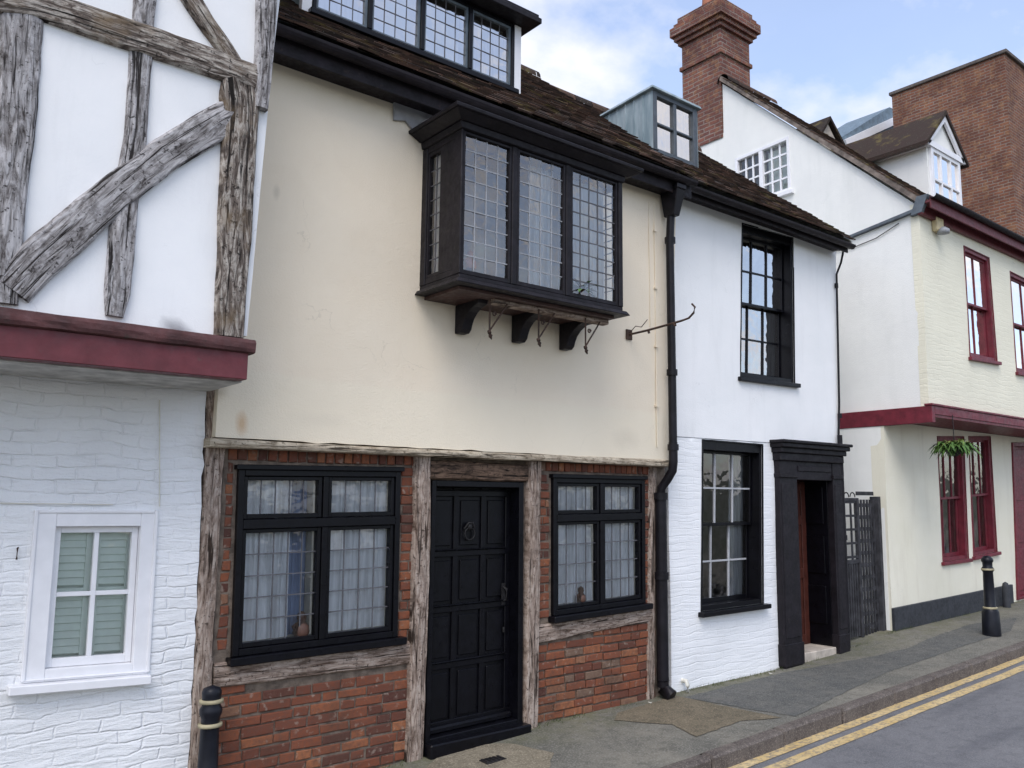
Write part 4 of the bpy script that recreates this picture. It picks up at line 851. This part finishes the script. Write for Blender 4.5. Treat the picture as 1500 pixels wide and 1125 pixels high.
s = MB(); xx = xr3 - .03; s.tube([(xx + .10, -.05, 5.18), (xx + .12, .0, 5.05), (xx + .10, .06, 4.9), (xx + .05, .07, 3.2), (xx, .07, 2.75)], .014, 8); s.tube([(xx, .05, 2.8), (xx - .01, .05, gz(9.7) + .02)], .032, 10)
for z in (4.75, 3.05): s.tube([(xx + .05 + .025 * (z - 3), .065, z - .03), (xx + .05 + .025 * (z - 3), .065, z + .03)], .024, 8)
s.tube([(xx, .05, 1.5), (xx, .05, 1.56)], .042, 10)
s.build('rainwater_pipe', M_pipe, h3)
# lead clad dormer
lx0, lx1, ly, lz0, lz1 = 6.84, 7.61, .58, 5.91, 6.675
qL = Q(front(ly), (lx0, lz0), (lx1, lz0), (lx1, lz1), (lx0, lz1)); s = MB(); s.frame(qL, 0, qL.w, 0, qL.h, .07, .07, .07, .06, -.08, .01); s.qbox(qL, qL.w / 2 - .025, qL.w / 2 + .025, .07, qL.h - .06, -.06, .004); s.qbox(qL, .07, qL.w - .07, qL.h / 2 - .012, qL.h / 2 + .012, -.05, -.002); s.qbox(qL, -.02, qL.w + .02, -.03, .0, -.05, .04)
ld_ = s.build('dormer', painted('slate_grey_frame', (.07, .085, .10), .45, .2), h3, .004); plain_panes(qL, [(.07, qL.w / 2, .07, qL.h - .06), (qL.w / 2, qL.w - .07, .07, qL.h - .06)], -.03, ld_, M_glassb)
curtain(qL, .06, qL.w - .06, .06, qL.h - .05, -.12, 'white sheet added to imitate sky reflection in the small lead clad dormer', M_pale, 3, .004, name='blind', cat='blind')  # added white sheet whitens the panes like reflected sky
ye = ly + (lz1 - 5.97) / .785 + .35
for xx in (lx0 - .006, lx1 + .006):
    s = MB(); s.add([(xx, ly - .012, lz0 - .05), (xx, ly - .012, lz1), (xx, ye, lz1 - .09), (xx, ye, lz1 - .25)], [(0, 1, 2, 3)])
    for k in range(1, 6): y = ly + k * .14; s.box(min(xx, xx + .012 * (-1 if xx < 7 else 1)), max(xx, xx + .012 * (-1 if xx < 7 else 1)), y, y + .014, 5.5, lz1 - .09 * (y - ly) / (ye - ly))
    s.build('cheek', M_lead, ld_)
s = MB(); s.hexa([(lx0 - .05, ly - .05, lz1), (lx1 + .05, ly - .05, lz1), (lx1 + .05, ye, lz1 - .08), (lx0 - .05, ye, lz1 - .08), (lx0 - .04, ly - .04, lz1 + .035), (lx1 + .04, ly - .04, lz1 + .035), (lx1 + .04, ye, lz1 - .05), (lx0 - .04, ye, lz1 - .05)]); s.build('dormer_roof', M_lead, ld_, .004)

# ================================================================== GATE in the passage
GX0, GX1, GY = 9.80, 10.82, .25
gt = thing('passage_gate', 'dark slatted timber gate with lattice top, in the gap beside the black doorcase', 'gate', (GX0, GY, gz(10)))
M_gate = painted('weathered_gate_paint', (.042, .042, .047), .7, .5, .4)
g0 = gz(10.2) + .01; gw = .45
s = MB(); s.box(GX0, GX0 + .05, GY - .03, GY + .02, g0, 2.02); s.box(GX0 + gw, GX0 + gw + .05, GY - .03, GY + .02, g0, 2.02); s.box(GX0 + .05, GX0 + gw, GY - .025, GY + .015, 1.18, 1.23); s.box(GX0 + .05, GX0 + gw, GY - .025, GY + .015, 1.98, 2.02); s.build('gate_frame', M_gate, gt, .003)
s = MB(); x = GX0 + .055
while x < GX0 + gw - .03: s.box(x, x + .034, GY - .02, GY, g0 + .02, 1.18); x += .055
s.build('slats', M_gate, gt)
s = MB()
for k in range(5): z = 1.25 + k * .175; s.box(GX0 + .05, GX0 + gw, GY - .015, GY, z, z + .03)
for k in range(2): x = GX0 + .16 + k * .15; s.box(x, x + .025, GY - .02, GY - .002, 1.23, 1.98)
s.build('lattice', M_gate, gt)
s = MB()
for k in range(3): xx = GX0 + .1 + k * .15; s.tube([(xx + .06 * math.cos(a), GY, 2.03 + .06 * abs(math.sin(a))) for a in [j * .4 for j in range(9)]], .008, 6)
s.build('scrollwork', M_iron, gt)
s = MB(); x = GX0 + gw + .06; s.box(GX1 - .09, GX1, GY - .06, GY + .06, g0, 2.04)
while x < GX1 - .1: s.box(x, x + .03, GY - .01, GY + .01, g0, 2.0); x += .075
for k in range(12): z = g0 + .1 + k * .155; s.box(GX0 + gw + .05, GX1 - .09, GY + .0, GY + .014, z, z + .05)
s.build('side_trellis', M_gate, gt)

# ================================================================== HOUSE 4: corner house with red trim
XH = 10.87; sP = side(XH); F4 = front(-.53); F4L = front(.1)
h4 = thing('red_trimmed_house', 'jettied house with white gable, cream front and red window frames', 'house', (13, .1, gz(13)))
qg4 = Q(sP, (-2.56, 6.70), (-1.44, 6.93 - .22), (-1.44, 7.60), (-2.56, 7.55)); qg4 = Q(sP, (-2.52, 6.70), (-1.47, 6.72), (-1.47, 7.60), (-2.52, 7.55))
ol = [(-5.2, 3.2), (.515, 3.2), (.515, 5.95)] + rough((.515, 5.95), (-2.75, 8.95), .3, .01, 2)[1:] + [(-2.75, 8.95), (-2.75, 8.08), (-5.2, 8.08)]
wall(sP, ol, [qg4.loop()], .14, .012, .6, .18).build('gable_wall', M_gable, h4)
wall(side(10.80), [(-5.2, -.2), (-.14, -.2), (-.14, 3.06), (-5.2, 3.06)], [], .15, .01, .6, .2).build('lower_side_wall', M_gable, h4)
q41 = Qpx(F4, (1412, 361), (1448, 378), (1460, 530), (1421, 523)); q42 = Qpx(F4, (1479, 398), (1520, 418), (1533, 552), (1489, 545))
wall(F4, [(XH, 3.2), (16, 3.2), (16, 5.98), (XH, 5.98)], [q41.loop(), q42.loop()], .12, .01, .7, .15).build('upper_wall', M_cbrick, h4)
q43 = Qpx(F4L, (1373, 640), (1411, 640), (1418, 818), (1381, 823)); q44 = Qpx(F4L, (1419, 640), (1450, 640), (1460, 808), (1426, 815)); q45 = Qpx(F4L, (1481, 648), (1530, 648), (1537, 868), (1489, 879))
wall(F4L, [(10.80, -.1), (16, 0), (16, 3.06), (10.80, 3.06)], [q43.loop(), q44.loop(), q45.loop()], .2, .01, .7, .15).build('lower_wall', M_buff, h4)
mb = MB(); zz_ = [(10.79, gz(XH)), (12.5, gz(12.5)), (14.55, gz(14.5))]
for (a, b), (c, d) in zip(zz_, zz_[1:]): mb.hexa([(a, .06, b - .1), (c, .06, d - .1), (c, .105, d - .1), (a, .105, b - .1), (a, .06, b + .29), (c, .06, d + .29), (c, .105, d + .29), (a, .105, b + .29)])
mb.build('plinth', M_plinth, h4, .004)
mb = MB(); mb.box(XH - .085, XH, -.60, 4, 2.99, 3.21); mb.box(XH, 16, -.60, -.535, 3.10, 3.21); mb.box(XH - .095, 16, -.615, -.50, 3.212, 3.24); mb.build('jetty_fascia', M_red, h4, .005)
mb = MB(); mb.box(XH, 16, -.59, .3, 3.065, 3.098); mb.build('jetty_soffit', M_maroon, h4)
for q in (q41, q42): sash(q, h4, M_red, .045, 2, (1, 1), .015, .05, .05, .016, True, .05, M_glassb, M_roomg); 
for q in (q43, q44): sash(q, h4, M_red, .05, 3, (1, 1), .03, .06, .05, .016, True, .05, None, M_roomg)
curtain(q41, .03, q41.w * .92, .05, q41.h - .05, -.16, 'white sheet added to imitate sky reflection in the left upper red sash window', M_pale, 2, .004, name='blind', cat='blind'); curtain(q42, .03, q42.w * .92, .05, q42.h - .05, -.16, 'white sheet added to imitate sky reflection in the right upper red sash window, cut by the photo edge', M_pale, 2, .004, name='blind', cat='blind')  # added white sheets stand in for sky mirrored in these panes
curtain(q43, .03, q43.w * .5, .05, q43.h - .05, -.24, 'pale curtain in the left lower red sash window', M_net, 3, .02); curtain(q44, .25 * q44.w, q44.w * .6, .05, q44.h - .05, -.24, 'pale curtain in the right lower red sash window', M_net, 3, .02)
s = MB(); s.frame(q45, 0, q45.w, 0, q45.h, .07, .07, .04, .07, -.15, .03); s.qbox(q45, .07, q45.w - .07, .04, q45.h - .07, -.14, -.09)
for b0, b1 in ((.12, .8), (.9, 1.5), (1.6, q45.h - .12)): s.qbox(q45, .15, q45.w - .15, b0, b1, -.09, -.07)
s.build('door', M_red, h4, .005)
# gable window, white, two lights of 3 x 4
W_, H = qg4.w, qg4.h; s = MB(); s.frame(qg4, 0, W_, 0, H, .05, .05, .05, .05, -.10, .02); s.qbox(qg4, W_ * .48 - .035, W_ * .48 + .035, .05, H - .05, -.09, .016); s.qbox(qg4, -.05, W_ + .05, -.06, 0, -.08, .06)
wg4 = s.build('window', M_wpaint, h4, .003); s = MB()
for a0, a1 in ((.05, W_ * .48 - .035), (W_ * .48 + .035, W_ - .05)):
    for k in (1, 2): x = a0 + (a1 - a0) * k / 3; s.qbox(qg4, x - .014, x + .014, .05, H - .05, -.05, -.02)
    for k in (1, 2, 3): y = .05 + (H - .1) * k / 4; s.qbox(qg4, a0, a1, y - .014, y + .014, -.05, -.021)
s.build('glazing_bars', M_wpaint, wg4); plain_panes(qg4, [(.05, W_ * .48, .05, H - .05), (W_ * .48, W_ - .05, .05, H - .05)], -.04, wg4); room(qg4, wg4, M_room, .9, .05)
curtain(qg4, W_ * .52, W_ * .94, .06, H - .06, -.14, 'pale green blind in the right half of the white gable window', M_shut, 2, .004, name='blind', cat='blind')
# roofs
s = MB(); s.add([(XH - .06, -.68, 5.93), (13.02, -.68, 5.93), (13.02, 2.75, 9.06), (XH - .06, 2.75, 9.06)], [(0, 1, 2, 3)], col=0.2)
tm = tiles(XH - .06, 12.2, -.68, 5.95, .905, 2.70, 15, .10, .165, .0, False); tm.build('roof', M_tile, h4)
s = MB(); s.add([(XH + .02, 2.75, 9.0), (XH + .02, 6.2, 5.9), (16, 6.2, 5.9), (16, 2.75, 7.2), (16, -.6, 5.98), (12.2, -.6, 5.98), (12.2, 2.75, 7.2)], [(4, 5, 6, 3), (3, 6, 1, 2)], col=.2); s.build('low_roof', M_tile, h4)
mb = MB(); mb.add([Vector((XH - .07, -.62, 5.90)), Vector((XH + .03, -.62, 5.90)), Vector((XH + .03, 2.76, 8.99)), Vector((XH - .07, 2.76, 8.99))] + [Vector((XH - .05, -.66, 5.99)), Vector((XH + .03, -.66, 5.99)), Vector((XH + .03, 2.76, 9.09)), Vector((XH - .05, 2.76, 9.09))], [(0, 1, 2, 3), (4, 5, 6, 7), (0, 1, 5, 4), (1, 2, 6, 5), (2, 3, 7, 6), (3, 0, 4, 7)]); mb.build('verge', painted('mortared_verge', (.16, .13, .11), .9, .5, .8), h4)
mb = MB(); mb.box(XH - .06, 16, -.72, -.55, 5.93, 5.965); mb.box(XH - .06, 16, -.735, -.715, 5.85, 6.02); mb.box(XH - .06, 16, -.60, -.535, 5.80, 5.93); mb.build('eaves_board', M_maroon, h4, .004)
gutter(XH - .08, 16, -.775, 6.02, h4, M_fascia, .05)
s = MB(); s.prism(sP.W, [(-.9, 5.66), (.56, 5.86), (.56, 5.91), (-.9, 5.70)], .0, .06); s.prism(sP.W, [(.44, 5.80), (.60, 5.82), (.70, 6.05), (.54, 6.05)], .0, .07); s.build('lead_flashing', painted('grey_flashing', (.11, .13, .15), .6, .3), h4, .004)
s = MB(); s.tube([(XH - .02, .9, 5.60), (XH - .02, .5, 5.57), (XH - .02, .1, 5.63), (XH - .02, -.25, 5.76)], .006, 6); s.build('cable', M_iron, h4)
s = MB(); ax, az = F4.px(1369, 333); s.box(ax - .10, ax + .10, -.62, -.535, az - .08, az + .12); al = s.build('alarm_box', M_alarm, h4, .015); s = MB(); s.lathe(ax + .02, -.64, [(.03, az - .02), (.085, az - .06), (.08, az - .11), (.02, az - .12)], 14); s.build('lamp_head', M_silver, al)
# front dormer with its own gable
X0d, X1d, Yd, zA, zB, zP = 12.02, 13.07, -.14, 6.25, 7.31, 7.82
s = MB(); xm = (X0d + X1d) / 2; s.add([(X0d, Yd, zA - .3), (X0d, Yd, zB), (X0d, 1.6, zB), (X0d, 1.6, zA), (X1d, Yd, zA - .3), (X1d, Yd, zB), (X1d, 1.6, zB), (X1d, 1.6, zA)], [(0, 1, 2, 3), (4, 5, 6, 7), (0, 1, 5, 4)]); s.add([(X0d, Yd, zB), (X1d, Yd, zB), (xm, Yd, zP)], [(0, 1, 2)])
d4 = s.build('dormer', M_gable, h4)
qd4 = Q(front(Yd), (X0d + .05, zA), (X1d - .05, zA), (X1d - .05, zB - .05), (X0d + .05, zB - .05)); s = MB(); s.frame(qd4, 0, qd4.w, 0, qd4.h, .07, .07, .07, .08, .0, .05)
for k in (1, 2): s.qbox(qd4, qd4.w * k / 3 - .02, qd4.w * k / 3 + .02, .07, qd4.h - .08, .005, .045)
s.qbox(qd4, .07, qd4.w - .07, qd4.h / 2 - .02, qd4.h / 2 + .02, .005, .044); s.build('window', M_wpaint, d4, .003); plain_panes(qd4, [(.07, qd4.w - .07, .07, qd4.h - .08)], .018, d4, M_glassb)
s = MB(); s.qbox(front(Yd).W, X0d - .06, X1d + .06, zB - .07, zB + .02, .01, .07); pb = [(X0d - .12, zB - .06), (xm, zP + .06), (X1d + .12, zB - .06), (X1d + .03, zB - .06), (xm, zP - .05), (X0d - .03, zB - .06)]
s.qbox(side(X0d).W, -1.6, -Yd + .05, zB - .08, zB - .01, .005, .05); s.prism(lambda a, b, d: Vector((a, Yd - d, b)), pb[:2] + pb[4:], .03, .07); s.prism(lambda a, b, d: Vector((a, Yd - d, b)), [pb[1], pb[2], pb[3], pb[4]], .03, .07); s.build('bargeboard', M_wpaint, d4)
s = MB()
for sg, xe in ((-1, X0d - .16), (1, X1d + .16)): s.hexa([(xe, Yd - .10, zB - .10), (xm, Yd - .10, zP + .06), (xm, 2.3, zP + .06), (xe, 2.3, zB - .10), (xe, Yd - .10, zB - .04), (xm, Yd - .10, zP + .13), (xm, 2.3, zP + .13), (xe, 2.3, zB - .04)], col=.2)
s.build('dormer_roof', M_tile, d4)
# chimney
s = MB(); cx0, cx1, cy0, cy1 = XH - .02, XH + .78, 2.76, 3.62
prof = [(8.0, 0), (9.50, 0), (9.50, .035), (9.57, .035), (9.57, 0), (9.98, 0), (9.98, .05), (10.06, .05), (10.06, .10), (10.14, .10), (10.14, .15), (10.30, .15), (10.30, .10), (10.38, .10), (10.38, .05), (10.50, .05), (10.50, 0), (10.56, -.05)]
vs = []
for z, e in prof: vs += [(cx0 - e, cy0 - e, z), (cx1 + e, cy0 - e, z), (cx1 + e, cy1 + e, z), (cx0 - e, cy1 + e, z)]
s.add(vs, [(4 * i + k, 4 * i + (k + 1) % 4, 4 * i + 4 + (k + 1) % 4, 4 * i + 4 + k) for i in range(len(prof) - 1) for k in range(4)] + [tuple(range(len(vs) - 4, len(vs)))])
ch = s.build('chimney', M_chim, h4)
for k in range(2): s = MB(); s.lathe(11.1 + k * .36, 3.2, [(.13, 10.5), (.11, 10.75), (.10, 10.95), (.125, 10.98), (.125, 11.03), (.09, 11.03)], 14); s.build('chimney_pot', M_terra, ch)
# hanging basket
bx, bz = F4.px(1388, 650); hb = thing('hanging_basket', 'hanging basket of trailing green leaves under the red jetty', 'hanging basket', (bx, -.6, bz - .1))
by = -.62
s = MB(); s.lathe(bx, by, [(.03, bz - .17), (.11, bz - .12), (.15, bz - .03), (.15, bz)], 14); s.build('basket', M_oakd if False else M_iron, hb); s = MB(); s.tube([(bx, by, bz), (bx, by, 3.12)], .006, 5); s.build('chain', M_iron, hb)
plant(bx, by, bz - .02, 330, .15, .21, M_leaf, 'foliage', '', '', .9, 5, hb, .8)
g = mat('light_leaf'); M_leaf2 = g.out((.20, .26, .07), .6)
plant(bx, by, bz, 160, .17, .13, M_leaf2, 'foliage', '', '', .6, 8, hb, 1.0); plant(bx, by, bz - .03, 34, .16, .22, M_leaf, 'trailing_stems', '', '', .9, 9, hb, .35)

# ================================================================== far buildings
h5 = thing('tall_brick_house', 'tall dark red brick building rising behind the dormer at the right edge', 'building', (18, .9, gz(18)))
s = MB(); s.box(18, 27, .9, 3.45, 0, 11.35); s.build('wall', M_farbrick, h5)
s = MB(); s.box(17.95, 27.1, .84, 3.5, 11.352, 11.43); s.build('coping', M_kerb, h5, .01)
s = MB()
for z in (5.2, 8.2): s.box(20.2, 21.2, .86, .9, z, z + 1.6)
s.build('window', M_wpaint, h5)
# gabled lucarne and skylit roof between
h6 = thing('slate_roofed_house', 'house showing only a slate roof with a white edged rooflight before the brick building', 'house', (15, 2, gz(15)))
pA = front(4.2)
s = MB(); a = [pA.px(1228, 204), pA.px(1303, 157), pA.px(1322, 165), pA.px(1320, 260), pA.px(1220, 260)]
s.prism(lambda a_, b, d: Vector((a_, 4.2 - d, b)), a, -1.2, 0); s.build('roof', painted('slate_blue', (.12, .17, .21), .5, .25), h6)
s = MB(); a = [pA.px(1233, 206), pA.px(1317, 168), pA.px(1318, 179), pA.px(1236, 216)]; s.prism(lambda a_, b, d: Vector((a_, 4.2 - d, b)), a, .01, .10); s.build('rooflight', M_wpaint, h6)
s = MB(); s.box(13.6, 17.9, 4.4, 8, 0, 8.0); s.build('wall', M_gable, h6)
pB = front(3.4)
h7 = thing('gabled_dormer', 'small pointed stone coloured gable peeping over the white gable slope', 'dormer', (pB.px(1212, 240)[0], 3.4, 8))
s = MB(); tri = [pB.px(1196, 218), pB.px(1212, 180), pB.px(1230, 218), pB.px(1232, 250), pB.px(1196, 250)]; s.prism(lambda a_, b, d: Vector((a_, 3.4 - d, b)), tri, -.9, 0); s.build('gable', M_stone, h7)
s = MB()
for pa, pb_ in (((1188, 219), (1212, 177)), ((1212, 177), (1234, 219))):
    a, b = pB.px(*pa), pB.px(*pb_); s.prism(lambda a_, c, d: Vector((a_, 3.4 - d, c)), [a, b, (b[0], b[1] + .08), (a[0], a[1] + .08)] if a[0] < b[0] else [a, b, (b[0], b[1] + .08), (a[0], a[1] + .08)], -1.0, .08)
s.build('roof', M_tile, h7)

# ================================================================== street things
def bollard(x, y, label, zb):
    t = thing('bollard', label, 'bollard', (x, y, zb), 'black iron bollards at the pavement')
    s = MB(); s.lathe(x, y, [(.115, zb), (.115, zb + .04), (.105, zb + .30), (.085, zb + .34), (.072, zb + .36), (.062, zb + .80), (.075, zb + .82), (.075, zb + .85), (.06, zb + .87), (.062, zb + .92), (.075, zb + .94), (.072, zb + .97), (.045, zb + 1.0), (.01, zb + 1.01)], 20); s.build('post', M_bollard, t)
    for z, r in ((zb + .345, .088), (zb + .835, .080)):
        s = MB(); s.lathe(x, y, [(r - .01, z - .014), (r, z - .012), (r, z + .012), (r - .01, z + .014)], 20); s.build('band', M_yband, t)
    return t
bollard(11.58, -.84, 'black bollard with gold band standing near the kerb before the red framed windows', pz(11.58, -.84))
# left bollard stands against the oak post
lx, lz = PL.px(312, 1003); t = thing('bollard', 'black bollard with pale bands against the oak post by the left brick panel', 'bollard', (lx, -.02, gz(lx)), 'black iron bollards at the pavement')
s = MB(); zb = gz(lx); zt_ = aa = None
bl = front(-.03); lx, lz = bl.px(311, 1004); s.lathe(lx, -.03, [(.10, zb), (.095, zb + .25), (.062, zb + .3), (.055, lz - .2), (.068, lz - .17), (.068, lz - .14), (.055, lz - .12), (.058, lz - .06), (.06, lz - .04), (.05, lz - .015), (.01, lz)], 18); s.build('post', M_bollard, t)
for z in (lz - .095, lz - .24):
    s = MB(); s.lathe(lx, -.03, [(.055, z - .012), (.073, z - .010), (.073, z + .010), (.055, z + .012)], 18); s.build('band', M_yband, t)
s = MB(); gx, gyy = 14.0, -.05; s.lathe(gx, gyy, [(.06, gz(gx) - .02), (.055, gz(gx) + .3), (.04, gz(gx) + .36), (.01, gz(gx) + .38)], 12); tag(s.build('guard_stone', M_plinth), 'low dark guard stone beside the red door', 'guard stone')
# drain cover
def onpave(x, y):
    r = ray(x, y); z = .05
    for _ in range(12): P = CAM + r * ((z - CAM.z) / r.z); z = pz(P.x, P.y)
    return P
P = onpave(722, 1114); s = MB(); s.box(P.x - .09, P.x + .09, P.y - .055, P.y + .055, P.z - .02, P.z + .010)
for k in range(5): s.box(P.x - .08 + k * .035, P.x - .06 + k * .035, P.y - .045, P.y + .045, P.z + .010, P.z + .016)
tag(s.build('drain_cover', M_iron, bevel=.002), 'small dark iron cover set in the pale concrete patch', 'drain cover')
def crumple(x, y, sz, label):
    P = onpave(x, y); mb = MB(); rd = random.Random(x); vs = [(P.x + sz * rd.uniform(-1, 1), P.y + sz * rd.uniform(-1, 1), P.z + .008 + sz * .5 * rd.random()) for _ in range(9)]
    mb.add(vs, [(0, 1, 2), (2, 3, 4), (4, 5, 0), (5, 6, 7), (7, 8, 1), (3, 6, 8)]); tag(mb.build('litter', M_whitebg, fix=False), label, 'litter')
crumple(953, 1031, .03, 'scrap of white litter on the pavement below the thick black downpipe'); crumple(1128, 988, .03, 'scrap of white litter at the foot of the white wall by the doorcase')
P = onpave(1000, 1012); s = MB(); s.tube([(P.x, .11, P.z + .10), (P.x, .05, P.z + .10), (P.x, .03, P.z + .06), (P.x, .03, P.z + .0)], .022, 10); tag(s.build('waste_outlet', M_whitebg), 'stubby white waste pipe at the foot of the white house wall', 'pipe')
# weeds along the wall foot
mb = MB(); rd = random.Random(3)
for i in range(1400):
    x = rd.choice([rd.uniform(6.6, 9.0), rd.uniform(9.7, 11.5), rd.uniform(3.2, 6.4), rd.uniform(11, 14.5)])
    if N(x * 1.7, 4) < -.05: continue
    y = .085 - abs(rd.gauss(0, .035)); z = pz(x, y); h = rd.uniform(.01, .045); a = rd.uniform(-1, 1) * .02; mb.add([(x - .003, y, z), (x + .003, y, z), (x + a, y - rd.uniform(0, .03), z + h)], [(0, 1, 2)])
struct(mb.build('wall_foot_weeds', M_weed, fix=False), 'stuff')
for o in list(bpy.data.objects):
    if '_o' in o: del o['_o']
